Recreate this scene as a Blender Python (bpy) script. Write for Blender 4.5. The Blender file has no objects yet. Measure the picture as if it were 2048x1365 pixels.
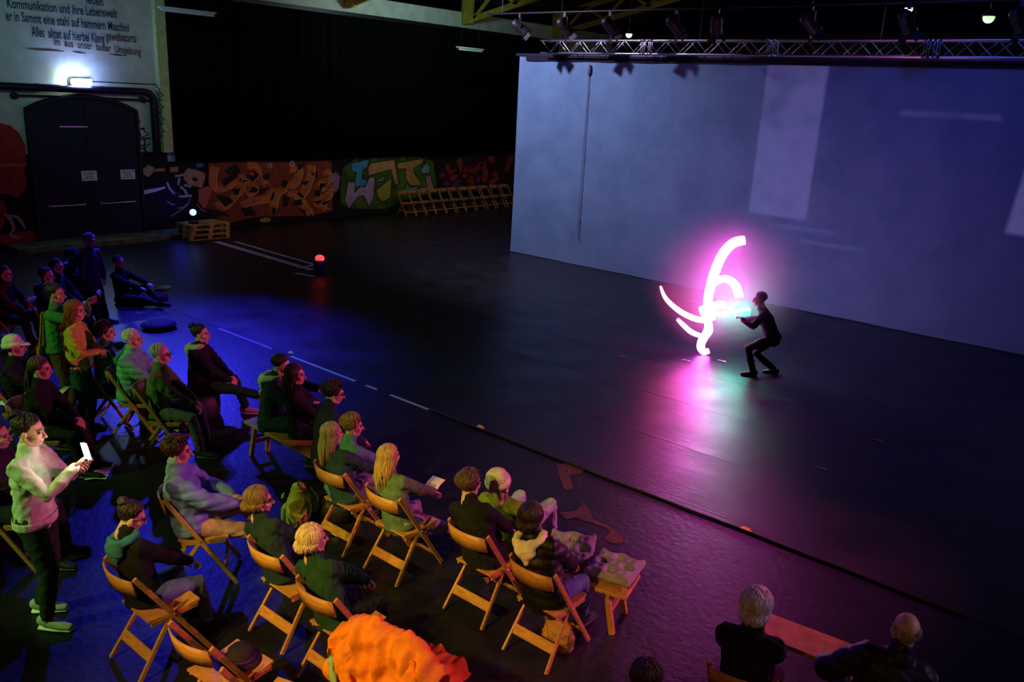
import bpy, bmesh, math, random
import numpy as np
from mathutils import Vector, Matrix, Euler

# ------------------------------------------------------------------ camera
SC = bpy.context.scene
COL = SC.collection
HC = 4.3
RM = np.array([[0.7570483924875926, -0.21926147092163667, 0.6154690396772469],
               [0.6514415501813021, 0.18120002660133988, -0.7367431418459596],
               [0.050016378610754884, 0.9586923165066851, 0.2800132213694766]])
FPX = 1677.19
cam_d = bpy.data.cameras.new('camera')
cam_d.sensor_width = 36.0
cam_d.lens = FPX * 36.0 / 2048.0
cam_d.clip_end = 200
cam = bpy.data.objects.new('camera', cam_d)
COL.objects.link(cam)
M4 = Matrix.Identity(4)
for i in range(3):
    for j in range(3):
        M4[i][j] = RM[i, j]
M4.translation = (0, 0, HC)
cam.matrix_world = M4
SC.camera = cam

# ------------------------------------------------------------------ world, lights, exposure
SC.view_settings.view_transform = 'Standard'
SC.view_settings.look = 'None'
SC.view_settings.exposure = 0.0
SC.view_settings.gamma = 1.0
SC.view_settings.use_curve_mapping = False
SC.cycles.max_bounces = 6
SC.cycles.diffuse_bounces = 3
SC.cycles.glossy_bounces = 3
SC.cycles.volume_bounces = 0
w = bpy.data.worlds.new('night')
SC.world = w
w.use_nodes = True
w.node_tree.nodes['Background'].inputs[0].default_value = (0.05, 0.05, 0.4, 1)
w.node_tree.nodes['Background'].inputs[1].default_value = 0.003


def light(name, kind, loc, target, power, col, size=0.2, spot=60, blend=0.6):
    d = bpy.data.lights.new(name, kind)
    d.energy = power
    d.color = col
    if kind == 'AREA':
        d.size = size
    else:
        d.shadow_soft_size = size
    if kind == 'SPOT':
        d.spot_size = math.radians(spot)
        d.spot_blend = blend
    o = bpy.data.objects.new(name, d)
    COL.objects.link(o)
    o.location = loc
    v = Vector(target) - Vector(loc)
    o.rotation_euler = v.to_track_quat('-Z', 'Y').to_euler()
    return o


# work lights high behind the audience, under the balcony roof
for nm, p, t, pw, c, sp in (('house_spot', (-3.0, -3.2, 6.3), (-4.1, 3.8, 0.4), 1900, (1.0, 0.54, 0.08), 24), ('house_spot', (-4.2, -3.2, 6.3), (-4.7, 2.9, 0.5), 1700, (1.0, 0.72, 0.16), 25),
                            ('house_spot', (-6.2, -3.0, 6.3), (-5.6, 4.8, 0.6), 1300, (0.80, 0.90, 0.10), 20), ('green_house_spot', (-8.2, -3.6, 5.6), (-6.95, 2.1, 1.0), 1500, (0.55, 1.0, 0.22), 15),
                            ('green_house_spot', (-11.2, -3.4, 6.2), (-9.9, 4.3, 0.9), 1400, (0.45, 1.0, 0.18), 27)):
    light(nm, 'SPOT', p, t, pw, c, 0.08, sp, 0.55)
# added magenta spots, standing in for the light figure's glow on faces
light('magenta_lantern', 'SPOT', (-7.0, 16.7, 5.9), (-5.6, 3.6, 0.9), 420, (0.80, 0.06, 0.50), 0.10, 52, 0.8)
light('magenta_side_lantern', 'SPOT', (2.2, 12.6, 3.4), (-6.4, 4.2, 1.0), 3400, (1.0, 0.10, 0.40), 0.12, 46, 0.7)  # added out of view for magenta rims on the faces
light('side_lantern', 'SPOT', (4.5, 8.8, 4.6), (-1.4, 4.9, 0.9), 420, (0.75, 0.5, 1.0), 0.1, 30, 0.8)  # added lilac fill from out of view, rims the near sitters
light('aisle_spot', 'SPOT', (-0.2, -3.0, 6.2), (-1.5, 5.0, 0.6), 230, (1.0, 0.42, 0.10), 0.08, 28, 0.7)  # added weak orange fill on the near sitters and bench
# pale blue wash on the projection cloth
light('cloth_wash', 'SPOT', (-15.2, 13.6, 7.4), (-13.8, 18.2, 2.6), 2300, (0.66, 0.52, 0.80), 0.12, 110, 0.9)
light('cloth_wash_far', 'SPOT', (-4.5, 12.6, 7.6), (-4.5, 18.2, 2.2), 300, (0.02, 0.12, 1.0), 0.3, 110, 1.0)
# blue lantern assumed out of view over the seats, plus an added weaker fill
light('blue_lantern', 'SPOT', (-17.5, 9.2, 6.4), (-13.4, 7.3, 0), 8000, (0.035, 0.03, 1.0), 0.10, 50, 1.0)
light('blue_side_lantern', 'SPOT', (-17.5, 8.8, 6.4), (-9.5, 4.5, 0), 1100, (0.03, 0.03, 1.0), 0.10, 70, 0.9)
# spots on the painted wall without lamp bodies; added fill at the eaves
light('wall_lamp', 'SPOT', (-15.0, 17.5, 6.6), (-23.2, 17.5, 1.0), 210, (1.0, 0.66, 0.34), 0.3, 100, 0.9)
light('wall_green', 'SPOT', (-15.0, 6.0, 6.4), (-23.2, 10.0, 5.4), 300, (0.36, 1.0, 0.85), 0.3, 56, 0.9)
light('eaves_lamp', 'SPOT', (-18.6, 19.5, 6.9), (-23.2, 20.5, 7.0), 260, (0.55, 1.0, 0.9), 0.2, 130, 0.8)

# ------------------------------------------------------------------ pixel helpers (real distances come from the plane they stand on)


def pxdir(x, y):
    return RM @ np.array([x - 1024.0, -(y - 682.5), -FPX])


def gp(x, y, z=0.0):
    d = pxdir(x, y); t = (z - HC) / d[2]
    return Vector((d[0] * t, d[1] * t, z))


def onx(x, y, X0):
    d = pxdir(x, y); t = X0 / d[0]
    return Vector((X0, d[1] * t, HC + d[2] * t))


def ony(x, y, Y0):
    d = pxdir(x, y); t = Y0 / d[1]
    return Vector((d[0] * t, Y0, HC + d[2] * t))


# ------------------------------------------------------------------ materials
MATS = {}


def mat(name, col, rough=0.7, metal=0.0, bump=0.0, bscale=40.0, var=0.0, vscale=8.0, stretch=None, emit=None, estr=0.0, spec=0.5, sheen=0.0, coat=0.0):
    if name in MATS:
        return MATS[name]
    m = bpy.data.materials.new(name)
    m.use_nodes = True
    nt = m.node_tree; N = nt.nodes; L = nt.links
    b = N['Principled BSDF']
    c = (col[0], col[1], col[2], 1)
    b.inputs['Base Color'].default_value = c
    b.inputs['Roughness'].default_value = rough
    b.inputs['Metallic'].default_value = metal
    b.inputs['Specular IOR Level'].default_value = spec
    if sheen:
        b.inputs['Sheen Weight'].default_value = sheen
    if coat:
        b.inputs['Coat Weight'].default_value = coat
    if emit:
        b.inputs['Emission Color'].default_value = (*emit, 1)
        b.inputs['Emission Strength'].default_value = estr
    if var or bump:
        tc = N.new('ShaderNodeTexCoord'); mp = N.new('ShaderNodeMapping')
        L.new(tc.outputs['Object'], mp.inputs[0])
        if stretch:
            mp.inputs['Scale'].default_value = stretch
    if var:
        n = N.new('ShaderNodeTexNoise'); n.inputs['Scale'].default_value = vscale; n.inputs['Detail'].default_value = 4
        L.new(mp.outputs[0], n.inputs[0])
        r = N.new('ShaderNodeValToRGB')
        r.color_ramp.elements[0].position = 0.3; r.color_ramp.elements[1].position = 0.7
        r.color_ramp.elements[0].color = (*[max(0, k * (1 - var)) for k in col], 1)
        r.color_ramp.elements[1].color = (*[min(1, k * (1 + var)) for k in col], 1)
        L.new(n.outputs[0], r.inputs[0]); L.new(r.outputs[0], b.inputs['Base Color'])
    if bump:
        n2 = N.new('ShaderNodeTexNoise'); n2.inputs['Scale'].default_value = bscale; n2.inputs['Detail'].default_value = 5
        L.new(mp.outputs[0], n2.inputs[0])
        bp = N.new('ShaderNodeBump'); bp.inputs['Strength'].default_value = bump; bp.inputs['Distance'].default_value = 0.02
        L.new(n2.outputs[0], bp.inputs['Height']); L.new(bp.outputs[0], b.inputs['Normal'])
    MATS[name] = m
    return m


def cloth(name, col, rough=0.85, bump=0.35, bscale=22, sheen=0.0):
    return mat('cloth_' + name, col, rough, 0, bump, bscale, 0.22, 12, sheen=sheen, spec=0.25)


def hairmat(name, col):
    return mat('hair_' + name, col, 0.45, 0, 0.5, 60, 0.35, 30, stretch=(1, 1, 0.15), spec=0.5)


WOOD = mat('beech_wood', (0.46, 0.21, 0.055), 0.42, 0, 0.12, 30, 0.25, 9, stretch=(1, 1, 6))
WOODP = mat('pallet_wood', (0.62, 0.42, 0.09), 0.85, 0, 0.3, 40, 0.35, 6)
SKIN = mat('skin', (0.62, 0.36, 0.25), 0.5, 0, 0.05, 60, 0.06, 10)
SKIN2 = mat('skin_tan', (0.45, 0.24, 0.15), 0.5, 0, 0.05, 60, 0.06, 10)
EYE = mat('eye_dark', (0.03, 0.02, 0.02), 0.2)
BROW = mat('eyebrow', (0.05, 0.03, 0.02), 0.8)
BLACKM = mat('black_steel', (0.012, 0.012, 0.014), 0.5, 0.3)
ALU = mat('aluminium', (0.55, 0.56, 0.62), 0.32, 1.0, 0.04, 60)
DARKM = mat('dark_metal', (0.02, 0.02, 0.025), 0.45, 0.6)

# ------------------------------------------------------------------ mesh helpers


class MB:
    def __init__(s):
        s.v = []; s.f = []; s.m = []; s.cur = 0

    def add(s, V, F):
        o = len(s.v)
        s.v += [tuple(p) for p in V]
        s.f += [tuple(i + o for i in f) for f in F]
        s.m += [s.cur] * len(F)
        return s

    def box(s, c, size, rot=None):
        hx, hy, hz = [k / 2 for k in size]
        V = [Vector((a * hx, b * hy, d * hz)) for a in (-1, 1) for b in (-1, 1) for d in (-1, 1)]
        if rot is not None:
            V = [rot @ p for p in V]
        V = [p + Vector(c) for p in V]
        return s.add(V, [(0, 1, 3, 2), (4, 6, 7, 5), (0, 4, 5, 1), (2, 3, 7, 6), (0, 2, 6, 4), (1, 5, 7, 3)])

    def bar(s, a, b, wdt, thk, up=(0, 0, 1)):
        a = Vector(a); b = Vector(b); t = (b - a); ln = t.length; t.normalize()
        sd = t.cross(Vector(up))
        if sd.length < 1e-4:
            sd = t.cross(Vector((1, 0, 0)))
        sd.normalize(); n = sd.cross(t)
        R = Matrix((t, sd, n)).transposed()
        return s.box((a + b) / 2, (ln, wdt, thk), R)

    def tube(s, pts, rad, n=10, side=None, caps=True):
        P = [Vector(p) for p in pts]
        Rr = []
        for r in (rad if isinstance(rad, (list, tuple)) else [rad] * len(P)):
            Rr.append(r if isinstance(r, (list, tuple)) else (r, r))
        rings = []
        T0 = (P[1] - P[0]).normalized(); T1 = (P[-1] - P[-2]).normalized()
        if caps:
            pre = [(P[0] - T0 * min(Rr[0]) * 0.92, 0.38), (P[0] - T0 * min(Rr[0]) * 0.6, 0.8)]
            post = [(P[-1] + T1 * min(Rr[-1]) * 0.6, 0.8), (P[-1] + T1 * min(Rr[-1]) * 0.92, 0.38)]
        else:
            pre = []; post = []
        seq = [(p, (Rr[0][0] * k, Rr[0][1] * k), T0) for p, k in pre]
        for i, p in enumerate(P):
            if i == 0: t = T0
            elif i == len(P) - 1: t = T1
            else: t = ((P[i] - P[i - 1]).normalized() + (P[i + 1] - P[i]).normalized())
            if t.length < 1e-6: t = T0
            seq.append((p, Rr[i], t.normalized()))
        seq += [(p, (Rr[-1][0] * k, Rr[-1][1] * k), T1) for p, k in post]
        ref = Vector(side) if side is not None else None
        V = []
        prev = None
        for p, r, t in seq:
            if ref is not None:
                sd = ref - t * ref.dot(t)
                if sd.length < 1e-3: sd = t.orthogonal()
            elif prev is None:
                sd = t.orthogonal()
            else:
                sd = prev - t * prev.dot(t)
                if sd.length < 1e-5: sd = t.orthogonal()
            sd.normalize(); prev = sd
            nn = t.cross(sd)
            for k in range(n):
                a = 2 * math.pi * k / n
                V.append(p + sd * (math.cos(a) * r[0]) + nn * (math.sin(a) * r[1]))
        F = []
        m = len(seq)
        for i in range(m - 1):
            for k in range(n):
                F.append((i * n + k, i * n + (k + 1) % n, (i + 1) * n + (k + 1) % n, (i + 1) * n + k))
        F.append(tuple(range(n))[::-1]); F.append(tuple((m - 1) * n + k for k in range(n)))
        return s.add(V, F)

    def ball(s, c, r, rot=None, nu=14, nv=9):
        if not isinstance(r, (list, tuple)): r = (r, r, r)
        V = []; F = []
        for i in range(1, nv):
            th = math.pi * i / nv
            for k in range(nu):
                a = 2 * math.pi * k / nu
                V.append(Vector((r[0] * math.sin(th) * math.cos(a), r[1] * math.sin(th) * math.sin(a), r[2] * math.cos(th))))
        V.append(Vector((0, 0, r[2]))); V.append(Vector((0, 0, -r[2])))
        if rot is not None: V = [rot @ p for p in V]
        V = [p + Vector(c) for p in V]
        top = len(V) - 2; bot = len(V) - 1
        for i in range(nv - 2):
            for k in range(nu):
                F.append((i * nu + k, (i + 1) * nu + k, (i + 1) * nu + (k + 1) % nu, i * nu + (k + 1) % nu))
        for k in range(nu):
            F.append((top, k, (k + 1) % nu))
            F.append((bot, (nv - 2) * nu + (k + 1) % nu, (nv - 2) * nu + k))
        return s.add(V, F)

    def lathe(s, prof, c=(0, 0, 0), n=20, rot=None):
        V = []; F = []
        for r, z in prof:
            for k in range(n):
                a = 2 * math.pi * k / n
                p = Vector((r * math.cos(a), r * math.sin(a), z))
                if rot is not None: p = rot @ p
                V.append(p + Vector(c))
        for i in range(len(prof) - 1):
            for k in range(n):
                F.append((i * n + k, i * n + (k + 1) % n, (i + 1) * n + (k + 1) % n, (i + 1) * n + k))
        F.append(tuple(range(n))[::-1]); F.append(tuple((len(prof) - 1) * n + k for k in range(n)))
        return s.add(V, F)

    def mesh(s, name, mats, smooth=False):
        me = bpy.data.meshes.new(name)
        me.from_pydata(s.v, [], s.f)
        for m in (mats if isinstance(mats, (list, tuple)) else [mats]):
            me.materials.append(m)
        me.polygons.foreach_set('material_index', s.m)
        if smooth: me.polygons.foreach_set('use_smooth', [True] * len(s.f))
        me.update()
        return me

    def build(s, name, mats, parent=None, smooth=False, loc=(0, 0, 0), rz=0, bevel=0):
        o = bpy.data.objects.new(name, s.mesh(name, mats, smooth))
        COL.objects.link(o)
        o.parent = parent; o.location = loc; o.rotation_euler = (0, 0, rz)
        if bevel:
            md = o.modifiers.new('bevel', 'BEVEL'); md.width = bevel; md.segments = 1
        return o


def tag(o, label=None, cat=None, group=None, kind=None):
    if label: o['label'] = label
    if cat: o['category'] = cat
    if group: o['group'] = group
    if kind: o['kind'] = kind
    return o


def empty(name, loc=(0, 0, 0), rz=0, label=None, cat=None, group=None, kind=None):
    o = bpy.data.objects.new(name, None); COL.objects.link(o)
    o.location = loc; o.rotation_euler = (0, 0, rz); o.empty_display_size = 0.1
    return tag(o, label, cat, group, kind)


def copy_tree(o, parent=None):
    c = o.copy(); COL.objects.link(c); c.parent = parent
    for ch in list(o.children):
        copy_tree(ch, c)
    return c


PENDING = []


def remeshed(mb, name, mats, parent, voxel, smooth=2, factor=0.6, post=None):
    o = mb.build(name, mats, parent, True)
    r = o.modifiers.new('r', 'REMESH'); r.mode = 'VOXEL'; r.voxel_size = voxel; r.use_smooth_shade = True
    if smooth:
        s = o.modifiers.new('s', 'SMOOTH'); s.iterations = smooth; s.factor = factor
    PENDING.append((o, post, mats))
    return o


def bake_pending():
    dg = bpy.context.evaluated_depsgraph_get(); dg.update()
    res = []
    for o, post, mats in PENDING:
        ev = o.evaluated_get(dg)
        me = bpy.data.meshes.new_from_object(ev, depsgraph=dg)
        res.append((o, me, post, mats))
    for o, me, post, mats in res:
        o.modifiers.clear(); old = o.data; nm = old.name
        o.data = me; bpy.data.meshes.remove(old); me.name = nm
        me.materials.clear()
        for m in (mats if isinstance(mats, (list, tuple)) else [mats]): me.materials.append(m)
        me.polygons.foreach_set('material_index', [0] * len(me.polygons))
        if post: post(me)
        me.polygons.foreach_set('use_smooth', [True] * len(me.polygons))
        me.update()
    PENDING.clear()


def wrinkle(amp, freq, seed):
    def f(me):
        n = len(me.vertices)
        co = np.empty(n * 3, np.float32); me.vertices.foreach_get('co', co); co = co.reshape(-1, 3)
        no = np.empty(n * 3, np.float32); me.vertices.foreach_get('normal', no); no = no.reshape(-1, 3)
        rg = np.random.RandomState(seed)
        h = np.zeros(n, np.float32)
        warp = np.zeros(n, np.float32)
        for k in range(3):
            d = rg.normal(size=3); d /= np.linalg.norm(d)
            warp += np.sin(co @ d * freq * 0.45 + rg.rand() * 6.28)
        for k in range(4):
            d = rg.normal(size=3); d /= np.linalg.norm(d)
            s = np.sin(co @ d * freq * (0.7 + 0.6 * rg.rand()) + warp * 1.6 + rg.rand() * 6.28)
            h += 1 - 2 * np.abs(s) ** 0.7
        co += no * (h * amp / 3)[:, None]
        me.vertices.foreach_set('co', co.ravel())
    return f


def quilt(amp, pitch, seed):
    w = wrinkle(0.005, 30, seed)

    def f(me):
        n = len(me.vertices)
        co = np.empty(n * 3, np.float32); me.vertices.foreach_get('co', co); co = co.reshape(-1, 3)
        no = np.empty(n * 3, np.float32); me.vertices.foreach_get('normal', no); no = no.reshape(-1, 3)
        h = np.abs(np.sin(co[:, 2] * math.pi / pitch)) ** 0.5
        co += no * (h * amp)[:, None]
        me.vertices.foreach_set('co', co.ravel())
        w(me)
    return f


def ribbon(mb, pts, width, mapf, taper=None):
    """A painted stroke: a flat strip along pixel points, laid on a surface by mapf."""
    P = [Vector((p[0], p[1])) for p in pts]
    L = []; Rr = []
    for i, p in enumerate(P):
        t = (P[min(i + 1, len(P) - 1)] - P[max(i - 1, 0)]).normalized()
        n = Vector((-t.y, t.x)); wd = width / 2 * (taper[i] if taper else 1)
        L.append(p + n * wd); Rr.append(p - n * wd)
    V = [mapf(q.x, q.y) for q in L + Rr]
    k = len(P)
    mb.add(V, [(i, i + 1, k + i + 1, k + i) for i in range(k - 1)])


def curve2(P, n=4):
    out = []
    for i in range(len(P) - 1):
        p0 = P[max(i - 1, 0)]; p1 = P[i]; p2 = P[i + 1]; p3 = P[min(i + 2, len(P) - 1)]
        for k in range(n):
            t = k / n
            out.append(tuple(0.5 * (2 * b + (c - a) * t + (2 * a - 5 * b + 4 * c - d) * t * t + (3 * b - a - 3 * c + d) * t ** 3) for a, b, c, d in zip(p0, p1, p2, p3)))
    out.append(P[-1])
    return out


def patch(mb, pts, mapf):
    V = [mapf(*p) for p in pts]
    mb.add(V, [tuple(range(len(V)))])


# ================================================================== THE HALL
WX = -23.2
FLOOR = mat('floor_paint', (0.009, 0.009, 0.016), 0.40, 0, 0.25, 14, 0.4, 3)


def vinyl_material():
    m = bpy.data.materials.new('dance_vinyl'); m.use_nodes = True
    nt = m.node_tree; N = nt.nodes; L = nt.links; b = N['Principled BSDF']
    tc = N.new('ShaderNodeTexCoord')
    n1 = N.new('ShaderNodeTexNoise'); n1.inputs['Scale'].default_value = 1.2; n1.inputs['Detail'].default_value = 6
    L.new(tc.outputs['Object'], n1.inputs[0])
    mr = N.new('ShaderNodeMapRange'); mr.inputs[1].default_value = 0.3; mr.inputs[2].default_value = 0.7
    mr.inputs[3].default_value = 0.32; mr.inputs[4].default_value = 0.48
    L.new(n1.outputs[0], mr.inputs[0]); 
    # scratches: thin streaks at two angles
    h = None
    for ang, sc in ((0.5, (1.2, 26, 1)), (-0.35, (1.0, 34, 1)), (1.3, (0.8, 22, 1))):
        mp = N.new('ShaderNodeMapping'); mp.inputs['Rotation'].default_value = (0, 0, ang); mp.inputs['Scale'].default_value = sc
        L.new(tc.outputs['Object'], mp.inputs[0])
        n = N.new('ShaderNodeTexNoise'); n.inputs['Scale'].default_value = 1.6; n.inputs['Detail'].default_value = 3
        L.new(mp.outputs[0], n.inputs[0])
        if h is None: h = n.outputs[0]
        else:
            a = N.new('ShaderNodeMath'); a.operation = 'ADD'; L.new(h, a.inputs[0]); L.new(n.outputs[0], a.inputs[1]); h = a.outputs[0]
    n3 = N.new('ShaderNodeTexNoise'); n3.inputs['Scale'].default_value = 38; n3.inputs['Detail'].default_value = 4
    L.new(tc.outputs['Object'], n3.inputs[0])
    a = N.new('ShaderNodeMath'); a.operation = 'MULTIPLY_ADD'; a.inputs[1].default_value = 0.6
    L.new(n3.outputs[0], a.inputs[0]); L.new(h, a.inputs[2])
    bp = N.new('ShaderNodeBump'); bp.inputs['Strength'].default_value = 0.22; bp.inputs['Distance'].default_value = 0.012
    L.new(a.outputs[0], bp.inputs['Height']); L.new(bp.outputs[0], b.inputs['Normal'])
    L.new(mr.outputs[0], b.inputs['Roughness'])
    cr = N.new('ShaderNodeValToRGB')
    cr.color_ramp.elements[0].color = (0.006, 0.006, 0.009, 1); cr.color_ramp.elements[1].color = (0.016, 0.015, 0.020, 1)
    L.new(n1.outputs[0], cr.inputs[0]); L.new(cr.outputs[0], b.inputs['Base Color'])
    b.inputs['Specular IOR Level'].default_value = 0.55
    return m


VINYL = vinyl_material()
fl = MB(); fl.box((-6, 12, -0.1), (40, 46, 0.2))
floor = tag(fl.build('floor', FLOOR), 'dark painted hall floor', None, None, 'structure')
mt = empty('dance_mat', (0, 7.8, 0), 0, 'black vinyl dance mat laid in strips before the pale cloth', 'dance mat')
for k in range(7):
    s = MB(); s.box((-5.9, 0.75, 0.003), (18.5, 1.494, 0.006))
    s.build('vinyl_strip', VINYL, mt, loc=(0, 1.5 * k, 0))
# tape and cable along the front edge of the mat
TAPE = mat('white_tape', (0.7, 0.7, 0.75), 0.6)
TAPEY = mat('yellow_tape', (0.85, 0.75, 0.05), 0.6)
for i, (x0, x1) in enumerate(((-13.4, -11.75), (-11.2, -9.55), (-9.3, -9.05), (-8.75, -7.95))):
    s = MB()
    for dy in (-0.016, 0.016):
        s.box(((x0 + x1) / 2, 7.76 + dy, 0.009), (x1 - x0, 0.014, 0.002))
    o = s.build('tape_strip', TAPE)
    tag(o, ['long thin double tape strip on the mat edge nearest the sitter with the bun', 'long thin double tape strip on the mat edge beyond the hugging couple',
            'shortest thin double tape strip on the mat edge', 'thin double tape strip on the mat edge next to the black cable'][i], 'tape', 'tape strips along the mat edge')
s = MB(); s.tube([(-7.9 + 0.3 * k, 7.77 + 0.006 * math.sin(k * 1.7), 0.014) for k in range(24)], 0.013, 6)
tag(s.build('cable', mat('black_rubber', (0.015, 0.015, 0.018), 0.5), smooth=True), 'black cable running along the front edge of the dance mat', 'cable')
for i, (px_, py_) in enumerate(((961, 857), (1491, 1062), (582, 708))):
    c = gp(px_, py_); s = MB()
    patch(s, [(-0.07, -0.02), (-0.02, -0.035), (0.03, -0.02), (0.07, 0.0), (0.05, 0.03), (0.0, 0.02), (-0.05, 0.035)], lambda a, b: Vector((a, b, 0.0)))
    patch(s, [(-0.05, -0.02), (0.04, -0.02), (0.05, 0.02), (-0.04, 0.022)], lambda a, b: Vector((a, b, 0.022)))
    o = s.build('tape_marker', TAPEY, loc=(c.x, c.y, 0.012))
    tag(o, ['crumpled yellow tape marker on the cable by the long-haired sitters', 'crumpled yellow tape marker on the cable beyond the tufted cushions', 'small yellow tape marker on the mat edge behind the hugging couple'][i], 'tape', 'yellow tape markers')
# lane of tape from the pallets to the red floor lamp
for i, (a, b, wd) in enumerate((((432, 484), (624, 541), 0.09), ((470, 484), (632, 531), 0.05), ((590, 547), (628, 554), 0.07), ((596, 537), (628, 531), 0.05))):
    A = gp(*a); B = gp(*b); s = MB(); d = (B - A).normalized(); nn = Vector((-d.y, d.x, 0))
    for sgn in (-1, 1):
        s.bar(A + nn * sgn * wd * 0.55 + Vector((0, 0, 0.008)), B + nn * sgn * wd * 0.55 + Vector((0, 0, 0.008)), wd * 0.8, 0.003)
    tag(s.build('floor_tape', TAPE), ['wide white tape line from the pallets to the red lamp', 'narrow white tape line beside the wide one, from pallets to red lamp', 'short white tape dash in front of the red lamp', 'short cross tape joining the two long lines'][i], 'tape', 'floor tape by the pallets')
# rust coloured stain on the floor by the cushions
ST = mat('rust_stain', (0.085, 0.036, 0.016), 0.7, 0, 0.3, 40, 0.5, 20)
s = MB(); zf = lambda x, y: gp(x, y, 0.004)
patch(s, curve2([(1112, 930), (1160, 926), (1166, 946), (1140, 952), (1146, 976), (1130, 980), (1122, 962)]), zf)
patch(s, curve2([(1118, 1025), (1150, 1022), (1165, 1010), (1180, 1022), (1186, 1038), (1212, 1050), (1234, 1062), (1250, 1082), (1232, 1088), (1212, 1080), (1218, 1062), (1190, 1048), (1165, 1042), (1150, 1036), (1132, 1040)]), zf)
tag(s.build('floor_stain', ST, floor), 'rust coloured stain')

# ---- painted side wall
WHITE = mat('wall_plaster', (0.58, 0.60, 0.56), 0.9, 0, 0.25, 12, 0.14, 2.5)
BLACKW = mat('wall_black_paint', (0.005, 0.005, 0.008), 0.9, 0, 0.2, 20)
s = MB(); s.box((WX - 0.2, 12, 3.6), (0.4, 46, 7.2))
tag(s.build('wall_left', WHITE), None, None, None, 'structure')
s = MB(); s.box((-6, 34, 3.6), (36, 0.3, 7.2))
tag(s.build('wall_back', BLACKW), None, None, None, 'structure')
s = MB(); s.box((WX + 0.012, 6, 1.15), (0.024, 12.2, 2.3)); s.box((WX + 0.012, 20.9, 1.0), (0.024, 17.6, 2.05))
tag(s.build('trim_1', BLACKW), None, None, None, 'structure')
s = MB(); s.box((WX + 0.10, 12.06, 4.75), (0.20, 0.28, 4.9))
tag(s.build('trim_2', mat('pilaster_paint', (0.55, 0.62, 0.30), 0.85, 0, 0.2, 15, 0.2, 4)), None, None, None, 'structure')  # yellow-green light on the white pilaster put into its colour

# arched double door
DOOR = mat('door_steel', (0.003, 0.004, 0.030), 0.75, 0.0, 0.05, 10)
door = empty('door_1', (WX + 0.03, 9.87, 0), 0, None, None, None, 'structure')
HW = 1.33


def arch_leaf(y0, y1):
    s = MB(); n = 9
    ys = [y0 + (y1 - y0) * k / (n - 1) for k in range(n)]
    top = [3.36 + 0.32 * (1 - (y / HW) ** 2) for y in ys]
    V = []
    for x in (0.0, 0.07):
        V += [(x, y, 0.02) for y in ys] + [(x, y, t) for y, t in zip(ys, top)]
    F = []
    for k in range(n - 1):
        F.append((k, k + 1, n + k + 1, n + k)); q = 2 * n
        F.append((q + k + 1, q + k, q + n + k, q + n + k + 1))
        F.append((n + k, n + k + 1, q + n + k + 1, q + n + k)); F.append((k + 1, k, q + k, q + k + 1))
    q = 2 * n
    F += [(0, n, q + n, q), (n - 1, q + n - 1, q + 2 * n - 1, 2 * n - 1)]
    s.add(V, F)
    return s


SIGN = mat('sign_paper', (0.85, 0.92, 0.88), 0.7)
for k, (a, b) in enumerate(((-HW, -0.01), (0.01, HW))):
    leaf = arch_leaf(a, b).build('door_leaf', DOOR, door)
    m_ = (a + b) / 2
    h = MB(); h.tube([(0.13, a + 0.2, 0.98), (0.13, b - 0.2, 0.98)], 0.025, 8)
    h.box((0.10, a + 0.2, 0.98), (0.07, 0.05, 0.1)); h.box((0.10, b - 0.2, 0.98), (0.07, 0.05, 0.1))
    h.build('push_bar', ALU, leaf, True)
    g_ = MB(); sy = -0.01 if k == 0 else 1.02
    g_.box((0.076, sy, 1.72), (0.008, 0.40, 0.26))
    sg = g_.build('sign', SIGN, leaf)
    t_ = MB(); PRINT = mat('sign_print', (0.06, 0.20, 0.16), 0.8)
    for r in range(4): t_.box((0.082, sy - 0.02 * (r % 2), 1.80 - 0.05 * r), (0.003, 0.30 - 0.05 * (r % 3), 0.018))
    t_.build('sign_print', PRINT, leaf)
h = MB(); h.box((0.09, -0.3, 2.98), (0.05, 0.7, 0.03)); h.build('door_closer', ALU, door)
# door frame arch
s = MB()
ap = [(0.05, -HW - 0.06, 0.0), (0.05, -HW - 0.06, 3.34)] + [(0.05, y * (HW + 0.06) / HW, 3.40 + 0.34 * (1 - (y / HW) ** 2)) for y in np.linspace(-HW, HW, 13)] + [(0.05, HW + 0.06, 3.34), (0.05, HW + 0.06, 0.0)]
s.tube(ap, 0.06, 6); s.build('door_frame', BLACKM, door)
# green painted threshold ramp
s = MB(); s.box((WX + 0.55, 9.9, 0.06), (1.0, 4.6, 0.12))
tag(s.build('trim_3', mat('green_kerb', (0.16, 0.24, 0.09), 0.7, 0, 0.4, 10, 0.6, 4)), None, None, None, 'structure')

# lettering
LET = mat('wall_lettering', (0.015, 0.02, 0.10), 0.8)
LETR = mat('wall_lettering_red', (0.13, 0.03, 0.05), 0.8)


def wall_text(txt, pa, pb, hpx, m, parent):
    A = onx(*pa, WX + 0.006); B = onx(*pb, WX + 0.006)
    c = bpy.data.curves.new('t', 'FONT'); c.body = txt; c.size = 1.0; c.extrude = 0.0; c.offset = 0.018
    o = bpy.data.objects.new('lettering_line', c); COL.objects.link(o)
    bpy.context.view_layer.update()
    wd = max(0.01, o.dimensions.x); me = bpy.data.meshes.new_from_object(o.evaluated_get(bpy.context.evaluated_depsgraph_get()))
    bpy.data.objects.remove(o)
    ht = abs(onx(pa[0], pa[1], WX).z - onx(pa[0], pa[1] - hpx, WX).z) / 0.72
    L_ = (B.y - A.y)
    for v in me.vertices:
        x, y = v.co.x, v.co.y
        v.co = (A.x, A.y + x / wd * L_, A.z + (B.z - A.z) * x / wd + y * ht)
    me.materials.clear(); me.materials.append(m)
    o = bpy.data.objects.new('lettering_line', me); COL.objects.link(o); o.parent = parent; o['kind'] = 'stuff'
    return o


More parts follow.
